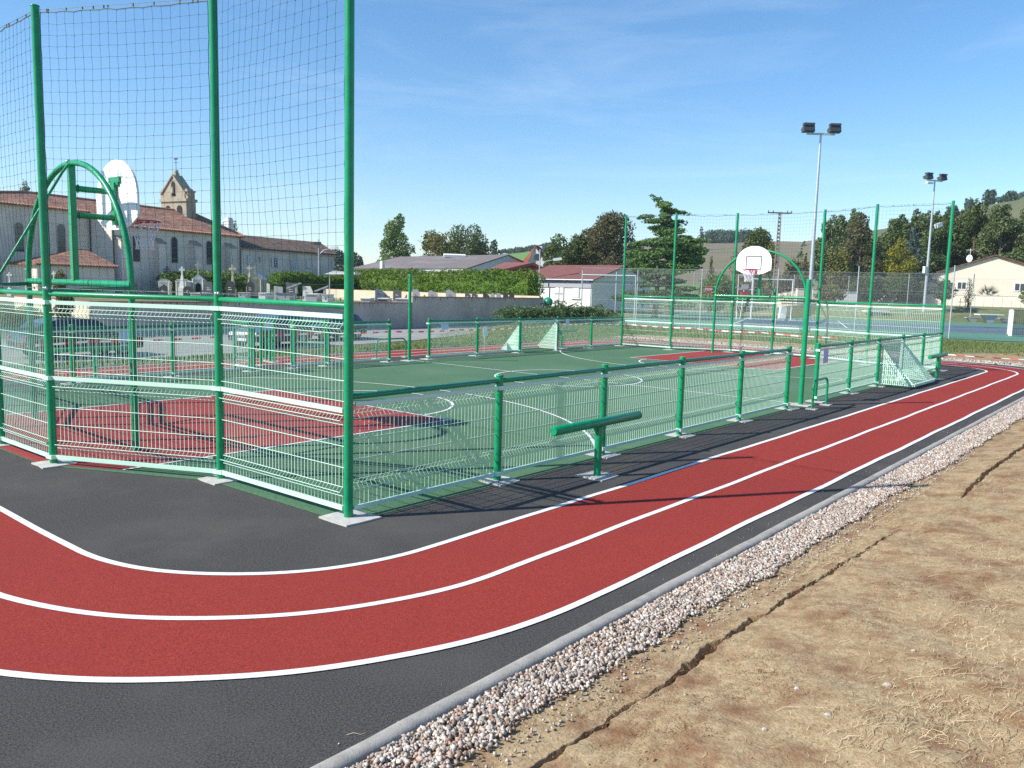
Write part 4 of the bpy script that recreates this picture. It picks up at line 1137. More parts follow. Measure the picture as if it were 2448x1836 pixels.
hedge('lower looser green hedge behind the toppled tombs, left of the tall corner post', gnd(845, 74*KD), gnd(652, 66*KD), 0.5, 3.15, 1.7, 'lf_hedge', 24000, 0.22, 2, 0.2)
hedge('shaggy dark green bushes behind the stone crosses of the cemetery', gnd(610, 67*KD), gnd(395, 65.5*KD), 0.5, 2.9, 1.8, 'lf_mid', 9000, 0.32, 3, 0.3)
# low cream kerb wall in front of the hedge
a, c = gnd(1292, 53.5*KD), gnd(780, 68.5*KD); d = (c-a); u = d.normalized(); t = empty('low_wall', (a.x, a.y, 0.35), 'low cream wall with orange coping at the foot of the long hedge', 'wall')
b = MB(); b.obox(u*(d.length/2)+Vector((0, 0, 0.62)), u*(d.length/2), Vector((-u.y, u.x, 0))*0.12, (0, 0, 0.62)); b.build('wall_face', M['cream'], t)
b = MB(); b.obox(u*(d.length/2)+Vector((0, 0, 1.26)), u*(d.length/2), Vector((-u.y, u.x, 0))*0.12, (0, 0, 0.02)); b.build('coping', M['tiles_p'], t)

# --- tombs ----------------------------------------------------------------------
FA = YAW-math.pi/2   # a thing whose local -y faces the camera
def head(sx0, sx1, sy, dep, m, style, lab, grp='headstones in the cemetery', zb=0.5, rot=0.0):
    dep *= KD; c = gnd((sx0+sx1)/2, dep, zb); w = (sx1-sx0)*dep/FPX/2; zt = zrow(c.x, c.y, sy)-zb
    t = empty('headstone', c, lab, 'headstone', grp, FA+rot); b = MB(); pr = []
    if style == 'wave': pr = [(-w, 0), (w, 0), (w*.96, zt*.78), (w*.6, zt*.80), (w*.1, zt*.9), (-w*.35, zt), (-w*.8, zt*.97), (-w, zt*.86)]
    elif style == 'arch': pr = [(-w, 0), (w, 0), (w, zt*.7)]+[(w*math.cos(a), zt*.7+zt*.3*math.sin(a)) for a in np.linspace(.2, math.pi-.2, 8)]+[(-w, zt*.7)]
    elif style == 'cut': pr = [(-w, 0), (w, 0), (w, zt*.7), (w*.5, zt), (-w, zt)]
    elif style == 'double': pr = [(-w, 0), (w, 0), (w, zt*.8), (w*.75, zt), (w*.3, zt*.95), (0, zt*.7), (-w*.3, zt*.95), (-w*.75, zt), (-w, zt*.8)]
    else: pr = [(-w, 0), (w, 0), (w, zt*.95), (-w, zt)]
    b.prism([(x, -0.06, z) for x, z in pr], (0, 0, 0), (0, 0.12, 0)); b.build('stone', M[m], t)
    b = MB(); b.box(-w*1.15, w*1.15, -0.16, 0.16, 0, 0.14); b.build('plinth', M['granite_g'], t)
    b = MB()
    for k in range(2): b.box(-w*.45, w*(.1+.25*k), -0.066, -0.060, zt*(.62-.1*k), zt*(.65-.1*k))
    b.build('inscription', M['marble' if m.startswith('granite_b') or m == 'granite_d' else 'ink'], t)
    return t
HS = [(897,917,689.5,69,'granite_g','wave','light grey wavy headstone, leftmost of the row under the long hedge'),
 (940,960,693,67.5,'granite_d','flat','dark grey square headstone with gold lettering under the long hedge'),
 (986,1004,692,66,'granite_g','cut','light grey headstone with a cut right corner, just right of the far net post'),
 (1024,1047,694,64.5,'granite_g','wave','light grey wavy headstone, second right of the far net post'),
 (1066,1091,692,63,'granite_g','wave','tall light grey headstone with gold lettering, third right of the far net post'),
 (1112,1126,697,62,'granite_d','wave','small dark headstone, left one of the dark pair behind the wall'),
 (1128,1143,697,61.5,'granite_d','wave','small dark headstone, right one of the dark pair behind the wall'),
 (1155,1171,698.5,60.5,'granite_b','wave','shiny black headstone leaning against a pale one'),
 (1172,1184,700,60,'granite_g','arch','small pale arched headstone right of the shiny black one'),
 (1187,1199,700.5,59.5,'granite_g','cut','small grey headstone between the pale arch and the black twin stone'),
 (1203,1230,698.5,59,'granite_b','double','wide black double headstone at the right end of the row'),
 (540,562,671,56,'granite_b','arch','black arched headstone below the lone obelisk cross'),
 (590,609,672,57,'granite_b','arch','black arched headstone in front of the cream gabled tomb chapel'),
 (638,645,677,56,'marble','flat','narrow white upright tomb slab beside the cream tomb chapel'),
 (684,709,675,54,'granite_d','flat','broad dark grey slab left of the toppled tombs'),
 (724,748,684,50,'marble','cut','bright white broken tomb block near the tall corner post'),
 (655,676,684,52,'granite_g','flat','pale grey block tomb between two darker slabs'),
 (381,400,683,55,'granite_b','arch','black headstone in front of the leftmost white tomb chapel'),
 (438,462,684,55,'granite_b','arch','black headstone in front of the open white tomb chapel'),
 (488,512,673,56,'granite_d','arch','dark arched headstone right of the pedimented tomb'),
 (318,330,676,60,'granite_d','flat','dim headstone in the shade, far left of the tomb chapels')]
HS = [(q[:3]+(68.5-((q[0]+q[1])/2-780)*0.0293-1.8,)+q[4:]) if i < 11 else q for i, q in enumerate(HS)]
for a_ in HS: head(a_[0], a_[1], a_[2], a_[3], a_[4], a_[5], a_[6])

def tomb(sx0, sx1, sy, dep, m, mt, lab, L=2.0):
    dep = dep*KD+4; c = gnd((sx0+sx1)/2, dep, 0.45); w = (sx1-sx0)*dep/FPX/2; h = zrow(c.x, c.y, sy)-0.45; t = empty('tomb', c, lab, 'tomb', 'tomb chests along the cemetery wall', FA)
    b = MB(); b.box(-w, w, 0, L, 0, h-.06); b.build('chest', M[m], t); b = MB(); b.box(-w*1.08, w*1.08, -.06, L+.06, h-.06, h); b.build('lid', M[mt], t)
    b = MB(); b.box(-w*.9, w*.9, -0.03, -0.002, 0, h*.4); b.build('front_step', M[mt], t)
    return t
for q in [(862,884,712.5,40,'granite_g','marble','low tomb chest with white lid just right of the tall corner post'),
          (903,927,713,41,'granite_d','marble','low dark tomb chest with white lid, middle of the three near the wall'),
          (946,977,713.5,42,'granite_g','marble','wide pale tomb chest with white lid beside the wall step'),
          (569,586,699,41,'granite_g','granite_g','pale grey tomb chest left, behind the fence tube between the two left tall posts'),
          (618,634,700,41,'marble','marble','bright white tomb chest end behind the wall'),
          (731,757,702,40,'granite_g','marble','pale tomb chest with ribbed sides left of the corner post'),
          (770,783,704,40,'marble','granite_g','narrow cream tomb end next to the tall corner post'),
          (586,617,702,42,'granite_d','granite_d','long dark tomb chest between two white tomb ends'),
          (660,692,701,42,'granite_g','granite_d','grey tomb chest under the broad dark slab'),
          (455,480,700,44,'oldstone','marble','old stone tomb chest below the pedimented tomb chapel')]: tomb(*q)

def cross(mb, c, h, w):
    c = Vector(c); mb.box(c.x-w*.12, c.x+w*.12, c.y-w*.1, c.y+w*.1, c.z, c.z+h); mb.box(c.x-w/2, c.x+w/2, c.y-w*.09, c.y+w*.09, c.z+h*.55, c.z+h*.75)
def obelisk(sx, sy0, sy1, wpx, dep, m, lab):
    dep *= KD; c = gnd(sx, dep, 0.5); zc = zrow(c.x, c.y, sy1)-.5; zt = zrow(c.x, c.y, sy0)-.5; w = wpx*dep/FPX/2; t = empty('grave_cross', c, lab, 'grave cross', 'stone crosses on tapering bases', FA)
    b = MB(); b.box(-w*1.3, w*1.3, -w*1.3, w*1.3, 0, zc*.55); b.build('plinth', M[m], t)
    b = MB(); b.add([(x*w, y*w, zc*.55) for x, y in ((-1,-1),(1,-1),(1,1),(-1,1))]+[(x*w*.38, y*w*.38, zc+(zt-zc)*.3) for x, y in ((-1,-1),(1,-1),(1,1),(-1,1))], [(0,1,5,4),(1,2,6,5),(2,3,7,6),(3,0,4,7),(4,5,6,7)]); b.build('shaft', M[m], t)
    b = MB(); cross(b, (0, 0, zc+(zt-zc)*.3), (zt-zc)*.7, (zt-zc)*.42); b.build('cross', M[m], t)
obelisk(436, 637, 668, 11, 60, 'marble', 'white statue-topped grave pillar above the open tomb chapel')
obelisk(556.5, 633, 672, 10, 60, 'oldstone', 'lone stone cross on a tapering pillar right of the second tall post')
obelisk(597, 634, 662, 10, 64, 'oldstone', 'stone cross on a pillar, left one of the pair by the cream chapel')
obelisk(399.5, 636, 668, 9, 66, 'granite_d', 'dark grave cross in the shade before the church wall')
obelisk(130, 648, 672, 9, 50, 'marble', 'small white grave pillar seen below the basketball arch')
obelisk(24, 650, 680, 8, 50, 'marble', 'small white grave pillar at the extreme left under the church')

def chapel(sx0, sx1, sya, sye, dep, m, mr, lab, L=2.0, crossy=None, open_=True, gable=True):
    dep *= KD; L *= KD; c = gnd((sx0+sx1)/2, dep, 0.5); w = (sx1-sx0)*dep/FPX/2; ze = zrow(c.x, c.y, sye)-.5; za = zrow(c.x, c.y, sya)-.5
    t = empty('tomb_chapel', c, lab, 'tomb', 'tomb chapels of the cemetery', FA+R(12)); 
    b = MB(); b.box(-w, w, 0, L, 0, ze); b.build('walls', M[m], t)
    b = MB()
    if gable: b.prism([(-w*1.1, -.08, ze), (w*1.1, -.08, ze), (0, -.08, za)], (0, 0, 0), (0, .2, 0))
    else: b.prism([(-w*1.15, -.1, ze), (w*1.15, -.1, ze), (w*.8, -.1, za-.03), (0, -.1, za), (-w*.8, -.1, za-.03)], (0, 0, 0), (0, .3, 0))
    b.build('pediment', M[m], t)
    b = MB(); b.quad((-w*1.15, -.1, ze), (0, -.1, za), (0, L+.1, za), (-w*1.15, L+.1, ze)); b.quad((0, -.1, za), (w*1.15, -.1, ze), (w*1.15, L+.1, ze), (0, L+.1, za)); b.build('roof', M[mr], t)
    b = MB(); b.prism([(-w*.45, -.02, .1), (w*.45, -.02, .1), (w*.45, -.02, ze*.7), (0, -.02, ze*.82), (-w*.45, -.02, ze*.7)], (0, 0, 0), (0, .015, 0)); b.build('doorway', M['shade_panel' if open_ else 'oldstone'], t)  # an open doorway is a solid panel painted as dark as its inner shade
    b = MB()
    for s in (-1, 1): b.tube((s*w*.8, -.12, 0), (s*w*.8, -.12, ze), w*.12, 8)
    b.build('column', M[m], t)
    if crossy:
        b = MB(); zc = zrow(c.x, c.y, crossy)-.5; b.box(-.1, .1, -.1, .1, za-.1, za+.2); cross(b, (0, 0, za+.15), zc-za-.15, (zc-za)*.5); b.build('roof_cross', M['oldstone'], t)
    return t
chapel(380, 406, 668, 675, 64, 'marble', 'marble', 'white flat-topped tomb chapel, leftmost of the sunlit ones', gable=False)
chapel(421, 447, 667, 674, 62, 'marble', 'marble', 'white open-fronted tomb chapel under the statue pillar', gable=False)
chapel(460, 488, 654, 668, 64, 'marble', 'granite_d', 'tomb chapel with white pediment, dark roof and stone cross', crossy=625)
chapel(593, 627, 654, 668, 60, 'oldstone', 'zinc', 'cream gabled tomb chapel with a zinc roof', L=3.6, crossy=634, open_=False)

# toppled slabs
for (sx, sy, dep, lab) in ((703, 683, 50, 'tilted grey tomb slab propped above the pale block tomb'), (770, 690, 48, 'tilted pale stone cross lying beside the white broken block')):
    c = at(sx, sy, dep*KD); t = empty('tilted_slab', c, lab, 'tomb slab', 'tilted slabs', FA); b = MB()
    b.obox((0, 0, 0), Vector((.55, 0, .22)), (0, .25, 0), Vector((-.02, 0, .05))); b.obox((0.2, 0, -.3), (.06, 0, 0), (0, .2, 0), (0, 0, .34)); b.build('slab', M['granite_g'], t)

# --- church ------------------------------------------------------------------------
EA = R(14.5); E_ = Vector((math.cos(EA), math.sin(EA), 0)); N_ = Vector((-math.sin(EA), math.cos(EA), 0))
A_ = at(266, 533, 85.0); ZB = 0.5
ch = empty('church', (A_.x, A_.y, ZB), 'pale rendered church with red canal tile roof and arched windows, at left', 'church', None, EA)
def cx(sx, ly=0.0): return tcol(A_+N_*ly, E_, sx, 5.0)
def cz(lx, ly, sy): p = A_+E_*lx+N_*ly; return zrow(p.x, p.y, sy)-ZB
ze = cz(cx(350), 0, 541); xe = cx(576); x_h = cx(458, 7); WN = 14.0; zr = ze+2.85
S3 = 3.3; zc_ = ze+2.85*S3/7; xl = cx(-220, S3); xp = cx(68, 7)
b = MB(); b.box(0, xe, 0, WN, 0, ze); b.build('nave_wall', M['church'], ch)
b = MB(); b.prism([(0.0, 0.02, ze-.01), (0.0, WN-.02, ze-.01), (0.0, 7, zr-.12)], (0, 0, 0), (0.35, 0, 0)); b.build('gable_wall', M['church'], ch)
b = MB(); b.box(xl, -0.01, S3, WN-S3, 0, zc_-0.02); b.build('choir_wall', M['church'], ch)
o_ = 0.35; so_ = 2.85/7*o_
uvmesh('roof', [[(-.3, -o_, ze-so_), (xe+.3, -o_, ze-so_), (x_h, 7, zr), (-.3, 7, zr)], [(xe+.3, -o_, ze-so_), (xe+.3, WN+o_, ze-so_), (x_h, 7, zr)], [(xe+.3, WN+o_, ze-so_), (-.3, WN+o_, ze-so_), (-.3, 7, zr), (x_h, 7, zr)]], M['tiles'], ch, 0.16)
uvmesh('choir_roof', [[(xl-.3, S3-o_, zc_-so_), (-.31, S3-o_, zc_-so_), (-.31, 7, zr), (xp, 7, zr)], [(xl-.3, WN-S3+o_, zc_-so_), (xl-.3, S3-o_, zc_-so_), (xp, 7, zr)], [(-.31, WN-S3+o_, zc_-so_), (xl-.3, WN-S3+o_, zc_-so_), (xp, 7, zr), (-.31, 7, zr)]], M['tiles'], ch, 0.16)
# rounded tile ends along the eaves
b = MB(); x = -.2
while x < xe+.2: b.tube((x, -o_-.02, ze-so_-.02), (x, -o_+.25, ze-so_+.08), 0.10, 6); x += 0.30
b.build('eaves_tiles', M['tiles'], ch)['kind'] = 'stuff'; b = MB()
x = xl
while x < -.3: b.tube((x, S3-o_-.02, zc_-so_-.02), (x, S3-o_+.25, zc_-so_+.08), 0.10, 6); x += 0.30
b.build('eaves_tiles', M['tiles'], ch)['kind'] = 'stuff'
b = MB(); b.path([(-.3, 7, zr+.03), (x_h, 7, zr+.03), (xe+.3, -o_, ze-so_+.05)], 0.13, 6); b.path([(xl-.3, S3-o_, zc_-so_+.04), (xp, 7, zr+.03), (-.3, 7, zr+.03)], 0.13, 6); b.build('ridge_tiles', M['tiles'], ch)
def arch_window(par, lx, ly, w, z0, z1, face=-1, surround=True):
    pr = [(-w, z0), (w, z0), (w, z1-w)]+[(w*math.cos(a), z1-w+w*math.sin(a)) for a in np.linspace(.25, math.pi-.25, 7)]+[(-w, z1-w)]
    if surround:
        k = 1.28; mid = (z0+z1)/2; b = MB(); b.prism([(lx+x*k, ly-.03, mid+(z-mid)*1.05) for x, z in pr], (0, 0, 0), (0, .06, 0)); fr = b.build('window', M['frame'], par)
    else: fr = par
    b = MB(); b.prism([(lx+x, ly-.045, z) for x, z in pr], (0, 0, 0), (0, .04, 0)); p = b.build('pane', M['pane'], fr)
    b = MB()
    for zz in np.arange(z0+.5, z1-.3, .6): b.box(lx-w, lx+w, ly-.055, ly-.046, zz-.02, zz+.02)
    b.build('glazing_bar', M['steel_d'], fr)
for sx, y0, y1 in ((325.5, 625, 560), (417, 628, 567), (500, 632, 576)):
    lx = cx(sx); arch_window(ch, lx, 0, 0.42, cz(lx, 0, y0), cz(lx, 0, y1))
for sx, y0, y1 in ((47, 601, 532), (147.5, 604, 536)):
    lx = cx(sx, S3); arch_window(ch, lx, S3, 0.42, cz(lx, S3, y0), cz(lx, S3, y1))
for sx in (285, 375, 462, 545):
    lx = cx(sx); zt = cz(lx, -0.8, 565+(sx-285)*0.07); b = MB(); b.box(lx-.45, lx+.45, -0.9, 0, 0, zt-.5); b.prism([(lx-.45, -.9, zt-.5), (lx-.45, 0, zt-.5), (lx-.45, 0, zt)], (0, 0, 0), (.9, 0, 0)); bt = b.build('buttress', M['church'], ch)
    b = MB(); b.obox((lx, -.47, zt-.20), (.56, 0, 0), Vector((0, .52, .28)), (0, -.02, .05)); b.build('buttress_cap', M['stone'], bt)
for lx, ly, zt in ((-.08, S3-.1, zc_), (0.15, -.1, ze), (xe-.2, -.1, ze)):
    b = MB(); b.tube((lx, ly, 0), (lx, ly, zt-.3), .06, 6); b.build('downpipe', M['steel_d'], ch)
# bell gable
bx = cx(448, 4.9); bw = 4.3; by0 = 4.9; th = 1.5; zs = cz(bx, 7, 482); zsh = zs+.15; za = cz(bx, 7, 419); zb_ = zr-2
b = MB(); b.box(bx, bx+th, by0, by0+bw, zb_, zs)
b.prism([(bx, by0+.25, zsh+.2), (bx, by0+bw-.25, zsh+.2), (bx, by0+bw-.25, zsh+.7), (bx, by0+bw/2+.22, za), (bx, by0+bw/2-.22, za), (bx, by0+.25, zsh+.7)], (0, 0, 0), (th*.8, 0, 0)); bg_ = b.build('bell_gable', M['stone'], ch)
b = MB(); b.box(bx-.15, bx+th+.15, by0-.15, by0+bw+.15, zs, zsh+.2); b.build('cornice', M['stone'], bg_)
b = MB()
for yy in (by0+.1, by0+bw-.1):
    b.box(bx+.1, bx+th-.3, yy-.28, yy+.28, zsh+.2, zsh+1.0); b.box(bx, bx+th-.2, yy-.36, yy+.36, zsh+1.0, zsh+1.2); b.prism([(bx+.1, yy-.25, zsh+1.2), (bx+.1, yy+.25, zsh+1.2), (bx+.1, yy, zsh+1.45)], (0, 0, 0), (th-.5, 0, 0))
b.build('pinnacle', M['stone'], bg_)
b = MB(); b.obox((bx+th*.4, by0+bw*.25, (zsh+.7+za)/2+.05), (th*.5, 0, 0), Vector((0, bw*.25-.02, (za-zsh-.7)/2)), (0, -.05, .05)); b.obox((bx+th*.4, by0+bw*.75, (zsh+.7+za)/2+.05), (th*.5, 0, 0), Vector((0, -bw*.25+.02, (za-zsh-.7)/2)), (0, .05, .05)); b.build('gable_coping', M['stone'], bg_)
def varch(mb, y, w, z0, z1, x=bx, t=.05):
    pr = [(-w, z0), (w, z0), (w, z1-w)]+[(w*math.cos(a), z1-w+w*math.sin(a)) for a in np.linspace(.3, math.pi-.3, 6)]+[(-w, z1-w)]
    mb.prism([(x-.02, y+q, z) for q, z in pr], (0, 0, 0), (t, 0, 0))
b = MB(); varch(b, by0+bw/2, .34, zsh+.5, zsh+2.3); varch(b, by0+bw*.27, .45, zs-1.9, zs-.45); varch(b, by0+bw*.73, .45, zs-1.9, zs-.45); op = b.build('bell_opening_shade', M['shade_panel'], bg_)  # solid panels on the stone, shade of the bell arches painted in
b = MB(); b.path([(bx-.06, by0+bw/2, zsh+1.7), (bx-.06, by0+bw/2, zsh+1.5), (bx-.06, by0+bw/2, zsh+1.0), (bx-.06, by0+bw/2, zsh+.85)], [.05, .16, .2, .26], 10); b.build('bell', M['wall'], bg_)
b = MB(); b.box(bx+.2, bx+.8, by0+bw/2-.22, by0+bw/2+.22, za-.05, za+.35); b.sphere((bx+.5, by0+bw/2, za+.5), .28, 8, 6); b.build('finial', M['stone'], bg_)
b = MB(); b.tube((bx+.5, by0+bw/2, za+.7), (bx+.5, by0+bw/2, za+2.2), .035, 5); b.tube((bx+.5, by0+bw/2-.35, za+1.6), (bx+.5, by0+bw/2+.35, za+1.6), .035, 5); b.obox((bx+.5, by0+bw/2, za+2.05), (.02, 0, 0), (0, .3, 0), (0, 0, .1)); b.build('weathervane', M['steel_d'], bg_)
# sacristy in front
sx0, sx1 = cx(86, -5), cx(272, -5); zse = cz(cx(160, -5), -5, 633); zsa = cz(cx(196, -1), -1, 596)
sc = empty('sacristy', (A_.x, A_.y, ZB), 'low annexe with hipped canal tile roof in front of the church choir', 'building', None, EA)
b = MB(); b.box(sx0, sx1, -5, -0.05 if sx1 < 0 else -0.95, 0, zse); b.build('wall', M['church'], sc)
xm = (cx(196, -1)); uvmesh('roof', [[(sx0-.3, -5.3, zse), (sx1+.3, -5.3, zse), (xm+.5, -1, zsa), (xm-.5, -1, zsa)], [(sx1+.3, -5.3, zse), (sx1+.3, 0-.96, zse), (xm+.5, -1, zsa)], [(sx0-.3, -.96, zse), (sx0-.3, -5.3, zse), (xm-.5, -1, zsa)]], M['tiles'], sc, 0.12)
b = MB(); x = sx0-.2
while x < sx1+.25: b.tube((x, -5.34, zse-.02), (x, -5.0, zse+.12), 0.10, 6); x += 0.30
b.build('eaves_tiles', M['tiles_p'], sc)['kind'] = 'stuff'
# presbytery annexe continuing the church
a0 = cx(577); a1 = cx(802, -0.0); zae = cz(a0, 0, 588); zar = cz(cx(600, 4.5), 4.5, 563.5)
pa = empty('annexe_building', (A_.x, A_.y, ZB), 'long lower building with brown tile roof and pale shutters, right of the church', 'building', None, EA)
b = MB(); b.box(a0+.36, a1, 0.3, 9, 0, zae); b.build('wall', M['church'], pa)
rx = cx(766, 4.5)
uvmesh('roof', [[(a0+.36, -.1, zae-.1), (a1+.5, -.1, zae-.1), (rx, 4.6, zar), (a0+.36, 4.6, zar)], [(a1+.5, -.1, zae-.1), (a1+.5, 9.4, zae-.1), (rx, 4.6, zar)], [(a1+.5, 9.4, zae-.1), (a0+.36, 9.4, zae-.1), (a0+.36, 4.6, zar), (rx, 4.6, zar)]], M['tiles_d'], pa, 0.2)
b = MB(); b.box(a0+.36, a1+.3, .05, .3, zae-.45, zae-.12); b.build('cornice', M['frame'], pa)
def rect_open(par, s0, s1, y0, y1, m, name, shut=False):
    l0, l1 = cx(s0, .3), cx(s1, .3); z1 = cz(l0, .3, y0); z0 = cz(l0, .3, y1); b = MB(); b.box(l0, l1, .22, .32, z0, z1); f = b.build(name, M['frame'], par)
    b = MB(); b.box(l0+.12, l1-.12, .20, .28, z0+.05, z1-.1); b.build('pane' if name == 'window' else 'leaf', M[m], f)
    if shut:
        b = MB(); w = (l1-l0)*.5; b.box(l0-w, l0-.02, .17, .22, z0, z1); b.build('shutter', M['shutter'], f); b = MB(); b.box(l1+.02, l1+w, .17, .22, z0, z1); b.build('shutter', M['shutter'], f)
        b = MB(); b.box((l0+l1)/2-.03, (l0+l1)/2+.03, .18, .20, z0, z1-.1)
        for k in range(1, 4): b.box(l0+.1, l1-.1, .18, .20, z0+(z1-z0)*k/4-.02, z0+(z1-z0)*k/4+.02)
        b.build('glazing_bar', M['white'], f)
rect_open(pa, 590, 602, 609, 634, 'shutter', 'window'); rect_open(pa, 618, 622, 613, 626, 'pane', 'window'); rect_open(pa, 653, 662, 615, 639, 'pane', 'window', True)
rect_open(pa, 694, 707, 621, 648, 'zinc', 'door'); rect_open(pa, 731, 743, 619, 642, 'shutter', 'window'); rect_open(pa, 792, 799, 624, 640, 'shutter', 'window')
l = cx(548, 7); b = MB(); zk = cz(l, 7, 524); b.box(l-.45, l+.45, 6.6, 7.4, zar-.5, zk); b.box(l-.5, l+.5, 6.55, 7.45, zk-.35, zk-.2); b.box(l-.4, l+.4, 6.7, 7.3, zk, zk+.2); b.build('chimney', M['hwhite'], pa)
b = MB(); b.tube((l-1.8, 7, zar-.5), (l-1.8, 7, cz(l, 7, 505)), .04, 5)
for k in range(4): zq = cz(l, 7, 505)-.25*k; b.tube((l-2.5, 7, zq), (l-1.2, 7, zq+.03), .025, 4)
b.build('roof_aerial', M['steel_d'], pa)

# white canopy and street lamps
c = gnd(820, 82, 0); zt = zrow(c.x, c.y, 650); t = empty('canopy', c, 'white flat canopy roof just showing above the lower hedge', 'canopy', None, FA)
b = MB(); b.prism([(-1.9, 0, zt-.28), (1.2, 0, zt-.2), (1.2, 0, zt), (-1.0, 0, zt+.08)], (0, 0, 0), (0, 3, 0)); b.build('roof', M['white'], t)
b = MB(); [b.tube((x, .2, 0), (x, .2, zt-.3), .05, 6) for x in (-1.4, 1.0)]; b.build('pillar', M['galv'], t)
def street_lamp(sx, dep, sytop, lab, arm=1, m='galv', flood=False):
    dep *= KD; c = gnd(sx, dep, 0.4); zt = zrow(c.x, c.y, sytop)-.4; t = empty('street_lamp', c, lab, 'street lamp', None, FA)
    b = MB(); b.tube((0, 0, 0), (0, 0, zt), .09, 8, r2=.06); b.build('pole', M[m], t)
    b = MB(); b.path([(0, 0, zt-1.8), (arm*.6, 0, zt-1.2), (arm*1.5, 0, zt-1.0)], .04, 6); b.build('arm', M[m], t)
    b = MB(); b.obox((arm*1.8, 0, zt-.95), (.42, 0, .06), (0, .16, 0), (-.02, 0, .13)); b.build('lamp_head', M['white'], t)
    if flood:
        b = MB(); b.box(-.5, .25, -.2, .2, zt-.65, zt-.3); b.build('floodlight', M['steel_d'], t)
    return t
street_lamp(762, 70, 572, 'slim street lamp with floodlight in front of the long annexe building', 1, 'galv', True)
street_lamp(1288.5, 62, 596, 'slim pale street lamp before the red roofed gabled house', 1)

# --- barns and houses, middle distance -------------------------------------------------
def W(sx, sy, d): return at(sx, sy, d)
def roofq(name, pts, m, par, th=.12): return uvmesh(name, [pts], m, par, th)
org = gnd(1060, 100, 0)
bn = empty('barn', org, 'long grey sheet roofed barn rising above the hedge', 'building'); O = Vector(org)
p1, p2 = W(838, 641, 106)-O, W(1116, 641, 104)-O; r1, r2 = W(955, 613.5, 120)-O, W(1216, 608.5, 116)-O
q2 = W(1255, 626, 130)-O; q1 = W(990, 626, 134)-O
uvmesh('roof', [[p1, p2, r2, r1], [q2, q1, r1, r2]], M['fibro'], bn, .15)
b = MB(); b.add([p2+Vector((-.3, 0, -.15)), r2+Vector((-.3, 0, -.15)), q2+Vector((-.3, 0, -.15)), Vector((q2.x-.3, q2.y, 0)), Vector((p2.x-.3, p2.y, 0))], [(0,1,2,3,4)]); b.add([p1+Vector((0,.4,-.15)), p2+Vector((-.3,.4,-.15)), Vector((p2.x-.3, p2.y+.4, 0)), Vector((p1.x, p1.y+.4, 0))], [(0,1,2,3)]); b.build('wall', M['hwhite'], bn)
b = MB(); m0 = p1.lerp(p2, .58).lerp(r1.lerp(r2, .58), .82); b.obox(m0+Vector((0, 0, .25)), Vector((1.3, -.9, 0)), (.35, .4, .1), (0, 0, .18)); b.build('roof_vent', M['hwhite'], bn)
b = MB(); c = W(914, 632, 103)-O; b.box(c.x-.22, c.x+.22, c.y-.22, c.y+.22, 0, zrow((c+O).x, (c+O).y, 624)); b.build('chimney', M['hwhite'], bn)
org = gnd(1230, 78, 0); O = Vector(org); rb = empty('shed', org, 'dark red barge boarded shed with brown roof in front of the grey barn', 'building')
g0, g1, g2 = W(1186, 648, 92)-O, W(1274, 627.5, 92)-O, W(1323, 651, 92)-O; s0, s1 = W(1150, 650, 101)-O, W(1206, 627, 101)-O
uvmesh('roof', [[s0, g0, g1, s1]], M['brownroof'], rb, .12)
b = MB(); b.prism([g0+Vector((0,0,-.12)), g1+Vector((0,0,-.12)), g2+Vector((0,0,-.12)), Vector((g2.x, g2.y, 0)), Vector((g0.x, g0.y, 0))], (0, 0, 0), (.15, .12, 0)); b.build('gable_wall', M['darkred'], rb)
b = MB(); b.obox((g0+g1)/2+Vector((-.05, -.05, -.15)), (g1-g0)/2, (.05, .05, 0), (0, 0, .16)); b.obox((g1+g2)/2+Vector((-.05, -.05, -.15)), (g2-g1)/2, (.05, .05, 0), (0, 0, .16)); b.build('barge_board', M['darkred'], rb)
# far gabled house with orange roof
org = gnd(1282, 120, 0); O = Vector(org); fh = empty('house', org, 'white gabled house with bright orange tiled roof beyond the sheds', 'house')
ga, gl, gr = W(1281, 593, 120)-O, W(1262, 632, 120)-O, W(1310, 640, 120)-O; bl = W(1250, 625, 130)-O; ba = W(1306, 594, 134)-O
uvmesh('roof', [[W(1246, 627, 132)-O, gl+Vector((-.4, 0, -.2)), ga+Vector((0, 0, .35)), W(1276, 600, 134)-O], [gr+Vector((.3, 0, 0)), W(1312, 620, 134)-O, W(1312, 595, 134)-O, ga+Vector((0, 0, .35))]], M['tiles_o'], fh, .15)
b = MB(); b.prism([Vector((gl.x, gl.y, 0)), Vector((gr.x, gr.y, 0)), gr, ga, gl], (0, 0, 0), (1.2, 1.0, 0)); b.build('gable_wall', M['hwhite'], fh)
b = MB(); c = W(1285, 615, 119.4)-O; b.tube(c, c+Vector((.1, .08, 0)), .55, 12); b.build('round_window', M['pane'], fh)
b = MB(); c = W(1295, 592, 124)-O; b.box(c.x-.35, c.x+.35, c.y-.35, c.y+.35, c.z-1.5, c.z+.2); b.box(c.x-.8, c.x+.9, c.y-.3, c.y+.3, c.z-1.5, c.z-1.1); b.build('chimney', M['granite_g'], fh)
